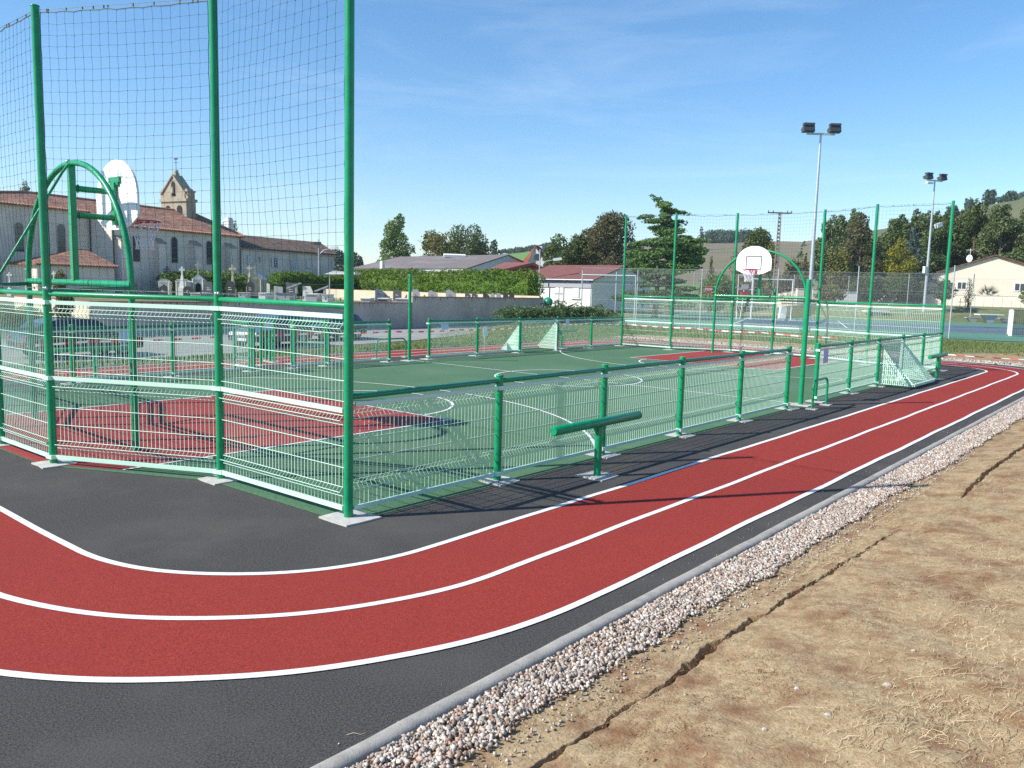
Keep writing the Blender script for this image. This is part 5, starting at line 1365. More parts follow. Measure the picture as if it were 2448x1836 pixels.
# white clubhouse
K0 = gnd(1417, 80, 0.3); cw = empty('clubhouse', K0, 'white clubhouse with brown roof and a shaded grey side wall', 'building')
ky = tcol(K0, (0, 1, 0), 1296, 2.5); zE = zrow(K0.x, K0.y, 668)-.3; kx = 11.0; zR = zE+1.6
b = MB(); b.box(0, kx, 0, ky+3, 0, zE); b.build('wall', M['hwhite'], cw)
b = MB(); b.prism([(0, 0, zE), (kx, 0, zE), (kx/2, 0, zR-.1)], (0, 0, 0), (0, .3, 0)); b.build('gable_wall', M['hwhite'], cw)
uvmesh('roof', [[(-.35, ky+3.3, zE-.05), (-.35, -.3, zE-.05), (kx/2, -.3, zR), (kx/2, ky+3.3, zR)], [(kx+.35, -.3, zE-.05), (kx+.35, ky+3.3, zE-.05), (kx/2, ky+3.3, zR), (kx/2, -.3, zR)]], M['brownroof'], cw, .12)
b = MB(); b.box(-.1, 0, 0, ky+3, zE-.85, zE-.12); b.build('fascia', M['granite_g'], cw)
b = MB(); b.tube((-.4, -.3, zE-.08), (-.4, ky+3, zE-.08), .07, 6); b.tube((-.12, .12, 0), (-.12, .12, zE-.1), .05, 6); b.build('gutter', M['zinc'], cw)
def kl(sx): return tcol(K0, (0, 1, 0), sx, 2.0)
for s0, s1, y0, y1, nm in ((1327, 1349, 685, 721, 'glazed_door'), (1369, 1386, 687.5, 713, 'window')):
    l1, l0 = kl(s0), kl(s1); z1 = zrow(K0.x, K0.y+(l0+l1)/2, y0)-.3; z0 = zrow(K0.x, K0.y+(l0+l1)/2, y1)-.3
    b = MB(); b.box(-.05, .02, l0, l1, z0, z1); f = b.build(nm, M['granite_g'], cw)
    if nm == 'window': b = MB(); b.box(-.09, -.05, l0+.08, l1-.08, z0+.08, z1-.06); b.build('roller_shutter', M['hwhite'], f); b = MB(); b.box(-.16, -.05, l0-.1, l1+.1, z0-.08, z0); b.build('sill', M['hwhite'], f)
    else:
        for k in range(2):
            for j in range(2):
                b = MB(); ll = l0+.08+(l1-l0)*.5*k; zz = z0+.1+(z1-z0)*.5*j; b.box(-.08, -.05, ll, ll+(l1-l0)*.36, zz, zz+(z1-z0)*.38); b.build('panel', M['hwhite'], f)

# propane tank and small signboard by the juniper
t = empty('gas_tank', gnd(1312, 70, 0.0), 'round green tank end beside the right end of the grey wall', 'tank', None, FA); zt = zrow(gnd(1312, 70).x, gnd(1312, 70).y, 711)
b = MB(); b.path([(0, -.05, zt-.42), (0, 0, zt-.42), (0, .5, zt-.42), (0, 1.9, zt-.42), (0, 2.2, zt-.42)], [.12, .30, .42, .42, .1], 16); b.build('tank', M['teal'], t)
b = MB(); b.box(-.3, .3, .5, .7, 0, zt-.75); b.box(-.3, .3, 1.4, 1.6, 0, zt-.75); b.build('support', M['granite_g'], t)
c = gnd(1298, 55, 0); zt = zrow(c.x, c.y, 724); t = empty('sign', c, 'small dark square sign on a thin post before the juniper', 'sign', None, FA)
b = MB(); b.tube((0, 0, 0), (0, 0, zt-.1), .03, 6); b.build('post', M['galv'], t); b = MB(); b.box(-.14, .14, -.02, .02, zt-.42, zt); b.build('plate', M['steel_d'], t)

# --- tennis court area -------------------------------------------------------------------
TO = Vector((47.7, 4.86, 0)); TU = Vector((.347, -.938, 0)); TV = Vector((.938, .347, 0))
def tuv(u, v, z=0.0): return TO+TU*u+TV*v+Vector((0, 0, z))
def tquad(name, u0, u1, v0, v1, z, m):
    b = MB(); b.quad(tuv(u0, v0, z), tuv(u1, v0, z), tuv(u1, v1, z), tuv(u0, v1, z)); return struct(b.build(name, m))
tquad('tennis_apron', -22.6, 26, -.5, 43, -0.018, M['asphalt'])
tquad('tennis_court', -22.2, 26, -.1, 42, -0.012, M['tennis'])
tquad('tennis_play_area', -13, 22, 10.4, 28.5, -0.006, M['tennisb'])
b = MB()
for (u0, u1, v0, v1) in ((-13, 22, 10.4, 10.5), (-13, 22, 28.4, 28.5), (-13, -12.9, 10.5, 28.4), (21.9, 22, 10.5, 28.4), (-5, -4.9, 10.5, 28.4), (13, 13.1, 10.5, 28.4), (-4.9, 13, 19.4, 19.5)):
    b.quad(tuv(u0, v0, 0), tuv(u1, v0, 0), tuv(u1, v1, 0), tuv(u0, v1, 0))
struct(b.build('tennis_line', M['line']))
tquad('paved_terrace', -24, 30, 42.1, 53, 0.0, M['road'])

def chain_fence(lab, p0, p1, us, hts, mesh=True, rails=(1.0,), dens=0.055, h=4.0):
    """posts at distances us along p0->p1"""
    d = (p1-p0); L = d.length; u = d.normalized(); t = empty('chain_link_fence', p0, lab, 'fence', 'tall chain link fences of the tennis court')
    for a_, hh in zip(us, hts):
        b = MB(); p = u*a_; b.tube(p, p+Vector((0, 0, hh)), .035, 8); b.build('post', M['galv'], t)
    b = MB()
    for r in rails: b.tube(Vector((0, 0, h*r-.02)), u*L+Vector((0, 0, h*r-.02)), .006 if r < 1 else .010, 4, False)
    b.build('straining_wire', M['galv'], t)
    if mesh:
        b = MB(); x = -h
        w = .0016
        vs = []; fs = []
        while x < L:
            for s in (1, -1):
                xa, xb = (x, x+h) if s == 1 else (x+h, x); za, zb2 = 0.02, h-.02
                # clip to the span
                def clip(xa, za, xb, zb):
                    if xa > xb: xa, za, xb, zb = xb, zb, xa, za
                    if xb <= 0 or xa >= L: return None
                    k = (zb-za)/(xb-xa)
                    if xa < 0: za -= k*xa; xa = 0
                    if xb > L: zb -= k*(xb-L); xb = L
                    return xa, za, xb, zb
                c = clip(xa, za, xb, zb2)
                if c:
                    xa, za, xb, zb2 = c; a3 = u*xa+Vector((0, 0, za)); b3 = u*xb+Vector((0, 0, zb2)); nn_ = Vector((-u.y, u.x, 0))*w; uu_ = Vector((0, 0, w))
                    o = len(vs); vs += [a3-nn_-uu_, a3+nn_-uu_, a3+uu_*1.4, b3-nn_-uu_, b3+nn_-uu_, b3+uu_*1.4]; fs += [(o, o+1, o+4, o+3), (o+1, o+2, o+5, o+4), (o+2, o, o+3, o+5)]
            x += dens
        b.add(vs, fs); b.build('wire_mesh', M['chain'], t)['kind'] = 'stuff'
    return t
us = [-22.09, -19.77, -18.35, -14.22, -9.6, -5.03, 0.07]
chain_fence('chain link fence along the near edge of the tennis court', tuv(-22.2, 0), tuv(0.1, 0), [q+22.2 for q in us], [3.55, 3.5, 3.65, 3.8, 3.9, 4.1, 4.22], True, (1.0, .72, .45, .2), 0.06, 3.75)
chain_fence('chain link fence along the far edge of the tennis court, before the cream garden wall', tuv(-26, 42), tuv(13, 42), [0.2, 3.26, 5.93, 8.2, 12.5, 16.8, 22.35, 28.2, 34.2], [4.5]*7+[4.8, 4.9], True, (1.0, .6, .2), 0.09, 4.45)
# galvanised crossbar frame at the left end of the tennis court
t = empty('steel_frame', tuv(-22.0, -.35), 'galvanised goal-like steel frame at the left end of the tennis court fence', 'goal'); 
b = MB(); b.tube((0, 0, 3.25), tuv(-18.4, -.35)-tuv(-22.0, -.35)+Vector((0, 0, 3.25)), .05, 8); b.tube((0, 0, 0), (0, 0, 3.25), .04, 8); q = tuv(-18.4, -.35)-tuv(-22, -.35); b.tube(q, q+Vector((0, 0, 3.25)), .04, 8); b.build('frame_tube', M['galv'], t)
# handball goal with net at right
gp = Vector((56.35, 3.02, 0)); zt = zrow(gp.x, gp.y, 744)+.05
t = empty('handball_goal', gp, 'white framed goal with dark net at the right edge of the tennis court', 'goal')
g2_ = Vector((math.cos(R(10.2)), math.sin(R(10.2)), 0))*3.0; bk = TU*1.6
for p in (Vector((0, 0, 0)), g2_): b = MB(); b.obox(p+Vector((0, 0, zt/2)), TU*.09, TV*.06, (0, 0, zt/2)); b.build('goal_post', M['white'], t)
b = MB(); b.obox(g2_/2+Vector((0, 0, zt)), TU*.06, g2_/2, (0, 0, .05)); b.build('crossbar', M['white'], t)
b = MB()
for k in range(27):
    z = zt*k/26
    for (a3, b3) in ((Vector((0, 0, 0)), bk), (bk, bk+g2_), (g2_, g2_+bk)): b.tube(a3+Vector((0, 0, z)), b3+Vector((0, 0, z)), .006, 3, False)
for (a3, b3, n_) in ((Vector((0, 0, 0)), bk, 14), (bk, bk+g2_, 32), (g2_, g2_+bk, 14)):
    for k in range(n_+1): p = a3.lerp(b3, k/n_); b.tube(p, p+Vector((0, 0, zt)), .006, 3, False)
for k in range(33): p = g2_*(k/32); b.tube(p+Vector((0, 0, zt)), p+bk+Vector((0, 0, zt)), .006, 3, False)
b.build('goal_net', M['steel_d'], t)
# concrete tables
def table(sx, dep, lab, benches=True):
    c = gnd(sx, dep, 0.0); t = empty('picnic_table', c, lab, 'table', 'concrete tables by the tennis court', FA+R(4))
    b = MB(); b.box(-1.3, 1.3, -.45, .45, .78, .87); b.build('table_top', M['hwhite'], t)
    b = MB(); b.prism([(-.28, -.3, 0), (.28, -.3, 0), (.75, -.3, .78), (-.75, -.3, .78)], (0, 0, 0), (0, .6, 0)); b.build('pedestal', M['granite_g'], t)
    return t
def bench(sx, dep, lab):
    c = gnd(sx, dep, 0.0); t = empty('bench', c, lab, 'bench', 'concrete benches by the tennis court', FA+R(4)); b = MB(); b.box(-.75, .75, -.2, .2, .42, .50); b.build('seat', M['granite_g'], t)
    b = MB(); b.prism([(-.2, -.18, 0), (.3, -.18, 0), (.6, -.18, .42), (-.6, -.18, .42)], (0, 0, 0), (0, .36, 0)); b.build('pedestal', M['granite_g'], t)
table(2371, 82.0, 'concrete table with white top between two low benches, right of the far corner post')
bench(2331, 83, 'low concrete bench left of the right-hand white topped table'); bench(2412, 83, 'low concrete bench right of the right-hand white topped table')
table(2098, 86, 'concrete table with white top seen through the far end mesh'); bench(2066, 87, 'low concrete bench left of the table behind the mesh'); bench(2133, 87, 'low concrete bench right of the table behind the mesh')
# frame with board and red padded base
c = tuv(-14.5, 26); c = gnd(1781, 72, 0); zt = zrow(c.x, c.y, 658); t = empty('practice_backboard', c, 'white steel frame with grey board and red padded base behind the chain link', 'basketball hoop', None, FA)
b = MB()
for x in (-.62, .62): b.tube((x, 0, 0), (x, 0, zt), .035, 6)
b.tube((-.62, 0, zt), (.62, 0, zt), .035, 6); b.tube((-.62, 0, zt-1.25), (.62, 0, zt-1.25), .03, 6); b.tube((.0, .1, zt-.8), (.0, 1.0, 0), .04, 6); b.build('frame_tube', M['white'], t)
b = MB(); b.box(-.32, .3, -.05, 0, zt-1.2, zt-.8); b.build('board', M['granite_g'], t)
b = MB(); b.box(-.34, .34, -.3, .3, max(.6, zt-1.95), zt-1.45); b.build('padding', M['redm'], t)
# long white bar goal
c = gnd(1845, 74, 0); zt = zrow(c.x, c.y, 668); t = empty('football_goal', c, 'wide white bar goal behind the chain link, right of the practice board', 'goal', None, FA)
b = MB(); b.tube((-1.8, 0, zt), (1.95, 0, zt), .05, 8); b.build('crossbar', M['white'], t)
for x in (-1.75, 1.9): b = MB(); b.tube((x, 0, 0), (x, 0, zt), .05, 8); b.build('goal_post', M['white'], t)
# stop sign
c = gnd(1694, 70, 0); zt = zrow(c.x, c.y, 683); t = empty('stop_sign', c, 'red octagonal stop sign seen through the chain link fence', 'road sign', None, FA)
b = MB(); b.tube((0, 0.03, 0), (0, .03, zt-.1), .03, 6); b.build('post', M['galv'], t); rr_ = .33
b = MB(); b.prism([(rr_*math.cos(math.pi/8+k*math.pi/4), -.01, zt-rr_+rr_*math.sin(math.pi/8+k*math.pi/4)) for k in range(8)], (0, 0, 0), (0, .02, 0)); b.build('sign_plate', M['redm'], t)
fc = bpy.data.curves.new('stop_lettering', 'FONT'); fc.body = 'STOP'; fc.size = .26; fc.align_x = 'CENTER'; fc.align_y = 'CENTER'; fc.extrude = .002; fc.offset = .006; fc.materials.append(M['white'])
fo = bpy.data.objects.new('stop_lettering', fc); lm_ = bpy.data.meshes.new_from_object(fo); bpy.data.objects.remove(fo); fo = link('stop_lettering', lm_, t); fo.location = (0, -.018, zt-rr_); fo.rotation_euler = (R(90), 0, 0)

# flood light masts
def mast(sx, dep, sytop, lab, extra=False, yaw=0.0):
    c = gnd(sx, dep, 0.0); zt = zrow(c.x, c.y, sytop); t = empty('floodlight_mast', c, lab, 'floodlight', 'floodlight masts of the tennis court', FA+yaw)
    b = MB(); b.tube((0, 0, 0), (0, 0, zt), .17, 12, r2=.075); b.build('mast', M['galv'], t)
    b = MB(); b.box(-1.05, 1.05, -.06, .06, zt-.02, zt+.12); b.build('crossarm', M['galv'], t)
    for s in (-1, 1):
        b = MB(); x = s*.98
        b.prism([(x-.42, -.35, zt+.18), (x-.42, .15, zt+.12), (x-.42, .35, zt+.42), (x-.42, -.2, zt+.62)], (0, 0, 0), (.84, 0, 0)); b.box(x-.4, x+.4, -.3, .1, zt+.64, zt+.80); l_ = b.build('floodlight_head', M['steel_d'], t)
        b = MB(); b.obox((x, -.30, zt+.38), (.36, 0, 0), (0, .008, 0), Vector((0, .08, .17))); b.build('lens', M['pane'], l_)
        b = MB(); b.box(x-.3, x+.3, -.03, .03, zt+.1, zt+.2); b.build('bracket', M['galv'], l_)
    if extra:
        b = MB(); zl = zrow(c.x, c.y, 543); b.path([(0, 0, zl-.6), (.5, 0, zl), (.9, 0, zl+.2)], .04, 6); b.build('arm', M['galv'], t)
        b = MB(); b.obox((1.05, 0, zl+.25), (.35, 0, .12), (0, .2, 0), (-.06, 0, .2)); b.build('lamp_head', M['white'], t)
        b = MB(); zl = zrow(c.x, c.y, 645); b.box(-.5, -.12, -.15, .15, zl-.35, zl+.35); b.build('junction_box', M['hwhite'], t)
        b = MB(); b.box(-1.1, -.3, -.15, .15, zt-.32, zt-.14); b.build('gantry_speaker', M['white'], t)
    return t
mast(1937, 62, 322, 'tall galvanised mast with two floodlights, nearer one beside the far arch')
mast(2213, 88, 433, 'galvanised mast with two floodlights and a side lamp, near the cream house', True, R(20))

# concrete utility pole
c = gnd(1853, 92, 0.5); zt = zrow(c.x, c.y, 517); t = empty('utility_pole', c, 'slender concrete utility pole with crossarm above the practice courts', 'utility pole', None, FA)
b = MB()
for s in (-1, 1): b.add([(s*.27-.05, -.09, 0), (s*.27+.05, -.09, 0), (s*.27+.05, .09, 0), (s*.27-.05, .09, 0), (s*.12-.03, -.07, zt), (s*.12+.03, -.07, zt), (s*.12+.03, .07, zt), (s*.12-.03, .07, zt)], [(0,1,5,4),(1,2,6,5),(2,3,7,6),(3,0,4,7),(4,5,6,7)])
for k in range(26): z = zt*k/26; w = .27-.15*k/26; b.box(-w, w, -.05, .05, z, z+.26)
b.build('pole', M['polec'], t)
b = MB(); b.box(-1.35, 1.35, -.05, .05, zt-.2, zt-.06); b.build('crossarm', M['steel_d'], t)
b = MB(); [b.tube((x, 0, zt-.06), (x, 0, zt+.14), .05, 6) for x in (-1.3, -.75, .85, 1.3)]; b.build('insulator', M['steel_d'], t)

# cream house on the right with its garden wall
c0 = gnd(2212, 110, 1.6); hz_ = empty('house', c0, 'cream rendered house with broad low gable at the right edge', 'house', None, FA-R(24))
def hx(sx):
    a = FA-R(24); return tcol(c0, (math.cos(a), math.sin(a), 0), sx, 4)
def hh(lx, sy): a = FA-R(24); return zrow(c0.x+math.cos(a)*lx, c0.y+math.sin(a)*lx, sy)-1.6
xL, xA, xR = hx(2213), hx(2373), hx(2545); zA = hh(xA, 613); zL = hh(xL, 659); zR_ = hh(xR, 662)
b = MB(); b.prism([(xL, 0, 0), (xR, 0, 0), (xR, 0, zR_), (xA, 0, zA), (xL, 0, zL)], (0, 0, 0), (0, 12, 0)); b.build('wall', M['house'], hz_)
uvmesh('roof', [[(xL-.7, 12.4, zL-.1), (xL-.7, -.35, zL-.1), (xA, -.35, zA+.25), (xA, 12.4, zA+.25)], [(xR+.7, -.35, zR_-.1), (xR+.7, 12.4, zR_-.1), (xA, 12.4, zA+.25), (xA, -.35, zA+.25)]], M['tiles_p'], hz_, .18)
for s0, s1, y0, y1 in ((2425, 2446, 678, 694), (2288, 2305, 675, 690)):
    l0, l1 = hx(s0), hx(s1+4); z1, z0 = hh(l0, y0), hh(l0, y1); b = MB(); b.box(l0-.12, l1+.12, -.06, .0, z0-.15, z1+.12); f = b.build('window', M['white'], hz_)
    for k in range(2):
        w = (l1-l0)/2; b = MB(); b.box(l0+w*k+.08, l0+w*k+w-.08, -.075, -.06, z0, z1); pn = b.build('pane', M['pane'], f); b = MB()
        for j in range(4): q = l0+w*k+.08+(w-.16)*j/3; b.box(q-.02, q+.02, -.10, -.08, z0, z1)
        b.build('window_grille', M['steel_d'], pn)
b = MB(); l = hx(2316); b.tube((l, 2, zA-2), (l, 2, hh(l, 592)), .03, 5); b.tube((l-.5, 2, hh(l, 595)), (l+.5, 2, hh(l, 594)), .02, 4); b.tube((l-.45, 2, hh(l, 598)), (l+.3, 2, hh(l, 597)), .02, 4); b.build('roof_aerial', M['hwhite'], hz_)
b = MB(); zd_ = hh(l, 617); b.path([(l-.15, 1.0, zd_), (l-.1, 1.05, zd_), (l, 1.2, zd_+.02)], [.48, .42, .1], 14); b.tube((l, 1.2, zd_-1.0), (l, 1.2, zd_), .03, 5); b.build('satellite_dish', M['hwhite'], hz_)
b = MB(); l0, l1 = hx(2228), hx(2238); b.box(l0, l1, -.05, 0, hh(l0, 676), hh(l0, 668)); b.build('shutter_box', M['tiles_p'], hz_)
def gwall(s0, s1, d0, d1, y0a, y0b, lab, m='house', z=1.55):
    a, c = gnd(s0, d0, z), gnd(s1, d1, z); d = c-a; t = empty('garden_wall', a, lab, 'wall', 'cream garden walls'); za_, zb3 = zrow(a.x, a.y, y0a), zrow(c.x, c.y, y0b); b = MB(); nrm = Vector((-d.y, d.x, 0)).normalized()*.2
    b.prism([(0, 0, -1.2), (d.x, d.y, -1.2), (d.x, d.y, zb3-z), (0, 0, za_-z)], (0, 0, 0), nrm); b.build('wall_face', M[m], t)
    b = MB(); k = 12
    for i in range(1, k): p = d*(i/k); h_ = (za_-z)+(zb3-za_)*i/k; b.obox(p+Vector((0, 0, h_/2-.1))-nrm*.02, (.02, 0, 0), (0, .02, 0), (0, 0, h_/2-.05))
    b.build('wall_joint', M['cream'], t)
    b = MB(); b.prism([(0, 0, za_-z), (d.x, d.y, zb3-z), (d.x, d.y, zb3-z+.07), (0, 0, za_-z+.07)], -nrm*.15, nrm*1.3); b.build('coping', M['frame'], t)
gwall(2048, 2290, 104, 98, 702, 706, 'long cream garden wall behind the far corner post'); gwall(2290.5, 2560, 98, 92, 706.5, 712, 'cream garden wall under the palm at the right edge')
gwall(1852, 1912, 100, 98, 704, 695, 'low sloping cream garden wall left of its pier, behind the chain link', z=.6)
for sx, y, lab, w in ((1913, 691, 'cream gate pier right of the sloping garden wall', .4), (1948, 692, 'slim cream gate pier by the white utility cabinet', .35), (2024, 699, 'white utility cabinet at the end of the long garden wall', 1.1)):
    c = gnd(sx, 96.5, .4); zt = zrow(c.x, c.y, y)-.4; t = empty('gate_pier' if w < 1 else 'utility_cabinet', c, lab, 'pier' if w < 1 else 'cabinet', None, FA); b = MB(); b.box(-w, w, -.3, .3, -.5, zt); b.build('body', M['house' if w < 1 else 'hwhite'], t); b = MB(); b.box(-w*1.1, w*1.1, -.36, .36, zt, zt+.1); b.build('cap', M['frame'], t)
c = gnd(1876, 78, 0); t = empty('concrete_block', c, 'upright white block at the far edge of the tennis court', 'block', None, FA); b = MB(); b.prism([(-.35, 0, 0), (.3, 0, 0), (.35, 0, 1.1), (-.2, 0, 1.15)], (0, 0, 0), (0, .5, 0)); b.build('body', M['hwhite'], t)

# --- trees ----------------------------------------------------------------------------------
def tree(name, lab, sx, dep, sytop, wpx, m, shape='round', n=4500, leaf=.34, zb=0.0, grp=None, cat='tree', low=.12, seed=None, shell=.55, trunk=True, lean=0.0):
    rr = random.Random(seed if seed is not None else int(sx*7+dep)); c = gnd(sx, dep, zb); zt = zrow(c.x, c.y, sytop); H = zt-zb; Wd = wpx*dep/FPX/2*(1.25 if shape in ('round', 'bush') else 1.35); n = int(n*1.35)
    t = empty(name, c, lab, cat, grp); lob = []
    if shape == 'round':
        N = 26
        for i in range(N):
            a = rr.uniform(0, 6.28); f = rr.uniform(.05, 1)**.33; el = rr.uniform(-1, 1); k = math.sqrt(max(0, 1-el*el)); s = rr.uniform(.24, .36)
            lob.append((math.cos(a)*Wd*(1-s)*f*k, math.sin(a)*Wd*(1-s)*f*k, H*(low+(1-low)/2)+el*H*(1-low)/2*(1-s*.8), Wd*s, Wd*s, H*(1-low)/2*s*.9))
    elif shape == 'column':
        N = 22
        for i in range(N):
            v = i/(N-1); pr = (math.sin(math.pi*min(1, (v*.86+.09)))**.5)*(1-.25*v); a = rr.uniform(0, 6.28); s = rr.uniform(.35, .5)
            lob.append((math.cos(a)*Wd*pr*.5+lean*v*Wd, math.sin(a)*Wd*pr*.5, H*(low+(.97-low)*v), Wd*pr*s+.15, Wd*pr*s+.15, H*rr.uniform(.05, .11)+.2))
    elif shape == 'cone':
        N = 30
        for i in range(N):
            v = i/(N-1); pr = 1-v*.93; a = rr.uniform(0, 6.28); lob.append((math.cos(a)*Wd*pr*.55, math.sin(a)*Wd*pr*.55, H*(low+(.97-low)*v), Wd*pr*.5+.1, Wd*pr*.5+.1, H*.04+.1))
    elif shape == 'bush':
        N = 14
        for i in range(N):
            a = rr.uniform(0, 6.28); f = rr.uniform(0, .7); lob.append((math.cos(a)*Wd*f, math.sin(a)*Wd*f*.7, H*rr.uniform(.3, .7), Wd*.35, Wd*.35, H*.34))
    leaf_mesh('crown', lob, n, leaf, M[m], t, shell)
    if trunk:
        b = MB(); tr = max(.12, H*.018); b.path([(0, 0, -.2), (0.02*H, 0, H*.3), (lean*Wd*.3, .01*H, H*.62), (lean*Wd*.6, 0, H*.85)], [tr*1.3, tr, tr*.6, tr*.2], 7)
        for k in range(6):
            a = rr.uniform(0, 6.28); z = H*rr.uniform(.25, .6); b.path([(0, 0, z), (math.cos(a)*Wd*.35, math.sin(a)*Wd*.35, z+H*.12), (math.cos(a)*Wd*.7, math.sin(a)*Wd*.7, z+H*.22)], [tr*.5, tr*.3, tr*.08], 5)
        b.build('trunk', M['bark'], t)
    return t
tree('poplar_tree', 'bright green upright tree standing alone right of the church', 948, 140, 517, 80, 'lf_mid', 'column', 6500, .42, low=.1)
tree('bush', 'light green bush at the foot of the lone upright tree', 928, 134, 604, 60, 'lf_bright', 'bush', 1600, .36, cat='bush')
tree('plane_tree', 'yellowing olive plane tree above the grey barn, left of a pair', 1052, 142, 543, 130, 'lf_olive', 'round', 8500, .40)
tree('plane_tree', 'darker dense plane tree above the grey barn, right of a pair', 1115, 138, 533, 116, 'lf_dark', 'round', 8000, .38)
tree('tree', 'small hazy grey-green tree behind the barn ridge', 1184, 190, 572, 46, 'lf_far', 'round', 1800, .7)
tree('tree', 'hazy dark tree clump above the annexe roof end, larger one', 812, 230, 590, 60, 'lf_far', 'round', 2600, .8)
tree('tree', 'hazy dark tree right beside the tall corner post', 850, 240, 600, 40, 'lf_far', 'round', 1600, .8)
tree('tree', 'far hazy tree at the right end of the annexe roof', 780, 250, 604, 44, 'lf_far', 'round', 1500, .8)
tree('oak_tree', 'dark green oak behind the clubhouse, left of the brownish one', 1350, 112, 553, 108, 'lf_dark', 'round', 8500, .36)
tree('oak_tree', 'tall brownish oak behind the clubhouse, highest of the clump', 1462, 110, 499, 130, 'lf_brown', 'round', 11000, .36, low=.1)
tree('oak_tree', 'brownish tree joining the dark and the tall oak', 1405, 114, 540, 80, 'lf_brown', 'round', 5000, .34)
tree('shrub', 'grey-brown thin shrub above the clubhouse roof', 1440, 98, 598, 88, 'lf_brown', 'bush', 3200, .26, cat='bush', shell=.3)
tree('tree', 'dark tree low behind the tall oak, right side', 1520, 104, 590, 60, 'lf_dark', 'round', 2600, .34)
tree('oak_tree', 'round dark tree left of the concrete utility pole', 1808, 112, 541, 84, 'lf_dark', 'round', 7000, .36)
tree('bush', 'autumn yellow bush below the round dark tree', 1764, 104, 590, 50, 'lf_olive', 'bush', 2000, .30, cat='bush')
tree('bush', 'pale olive bush beside the concrete pole', 1838, 108, 575, 34, 'lf_olive', 'bush', 1400, .30, cat='bush')
tree('bush', 'brown-green thicket below the vineyard hill, right of the pole', 1900, 110, 612, 90, 'lf_brown', 'bush', 4200, .32, cat='bush')
tree('conifer', 'small dark pointed conifer on the slope right of the pole', 1922, 118, 606, 16, 'lf_dark', 'cone', 900, .3)
tree('conifer', 'small young conifer left of the far backboard', 1698, 96, 615, 22, 'lf_dark', 'cone', 900, .26)
PO = [(1975,112,530,42),(2005,116,520,40),(2032,122,516,36),(2120,120,531,34),(2142,118,521,34),(2172,122,515,34),(2200,118,512,40),(2232,114,520,44),(2258,118,512,42),(2290,122,508,42),(2322,116,485,46),(2352,120,503,46),(2384,112,496,54),(2420,116,508,54),(2455,112,490,60),(2495,116,500,60),(2540,114,495,60)]
PL = ['leftmost of the row of tall trees, beside the nearer mast','second from the left in the tall tree row','third from the left in the tall tree row, behind the brownish birch','between the birch and the blue spruce, left one','between the birch and the blue spruce, right one','with ragged top above the blue spruce','just left of the farther floodlight mast','directly behind the farther floodlight mast','left of the tall far corner post top','behind the far corner post top','highest one right of the far corner post','behind the satellite dish','above the left slope of the cream house','above the ridge of the cream house','above the right slope of the cream house','at the right edge behind the house','last one, at the extreme right']
for (sx, dp, y, w), l_ in zip(PO, PL): tree('poplar_tree', 'tall green poplar '+l_, sx, dp, y, w*1.9, 'lf_poplar' if int(sx) % 3 else 'lf_dark', 'column', 9000, .40, zb=1.0, grp='poplars behind the tennis court', low=.05, lean=0.15*math.sin(sx))
AD = [(1990,545,'left end, below the first poplars'),(2100,560,'right of the birch'),(2215,545,'behind the farther mast foot'),(2268,530,'left of the far corner post'),(2335,520,'behind the satellite dish'),(2378,528,'over the left roof slope'),(2425,530,'over the house ridge'),(2470,520,'over the right roof slope')]
for (sx, y, l_) in AD: tree('ash_tree', 'dense dark broad tree '+l_, sx, 132, y, 96, 'lf_dark', 'round', 6500, .42, zb=1.0, grp='broad trees behind the poplars', low=.02)
tree('birch_tree', 'broad brownish green tree right of the nearer floodlight mast', 2052, 106, 514, 96, 'lf_brown', 'column', 12000, .34, zb=.8, low=.04)
tree('tree', 'olive tinted tree at the foot of the brownish birch', 2008, 104, 590, 70, 'lf_olive', 'bush', 3800, .32, zb=.6)
tree('spruce_tree', 'blue-grey spruce behind the yellow tree', 2172, 110, 545, 92, 'lf_blue', 'cone', 6500, .34, zb=1.0)
tree('yellow_tree', 'rounded yellow-green tree in front of the blue spruce', 2148, 104, 570, 88, 'lf_yellow', 'round', 6000, .30, zb=1.0)
tree('tree', 'pale feathery green tree behind the satellite dish of the cream house', 2312, 127, 562, 62, 'lf_poplar', 'column', 5200, .32, zb=1.0)
tree('tree', 'dark tree filling the gap left of the cream house', 2225, 126, 600, 70, 'lf_dark', 'round', 4200, .34, zb=1.0)
tree('tree', 'dark tree above the right end of the house roof', 2430, 120, 560, 90, 'lf_dark', 'round', 5000, .4, zb=1.5)
tree('bush', 'dark shrubs behind the chain link fence, below the birch', 2080, 100, 652, 120, 'lf_dark', 'bush', 4500, .28, zb=1.2, cat='bush')
tree('bush', 'dark shrubs behind the long garden wall', 2160, 99, 655, 110, 'lf_dark', 'bush', 4500, .28, zb=1.5, cat='bush')
tree('bush', 'light green garden shrub left of the cream house corner', 2200, 99.5, 672, 44, 'lf_bright', 'bush', 1600, .26, zb=1.6, cat='bush')
tree('bush', 'mixed shrubs behind the practice backboard', 1800, 95, 655, 110, 'lf_olive', 'bush', 3800, .28, cat='bush')
tree('bush', 'dark shrubs behind the wide bar goal', 1880, 101, 650, 110, 'lf_brown', 'bush', 3800, .28, cat='bush')
tree('bush', 'dark shrubs behind the stop sign', 1720, 92, 652, 100, 'lf_mid', 'bush', 3600, .28, cat='bush')
tree('small_tree', 'young leafy street tree in front of the white utility cabinet', 1985, 90, 678, 66, 'lf_olive', 'round', 1500, .26, low=.4)
tree('small_tree', 'young leafy street tree against the cream house', 2255, 88, 667, 66, 'lf_dark', 'round', 1500, .24, zb=.6, low=.4, shell=.3)
tree('small_tree', 'branch tips of a young tree at the right edge of the picture', 2462, 90, 685, 50, 'lf_mid', 'round', 700, .24, zb=.8, low=.4)
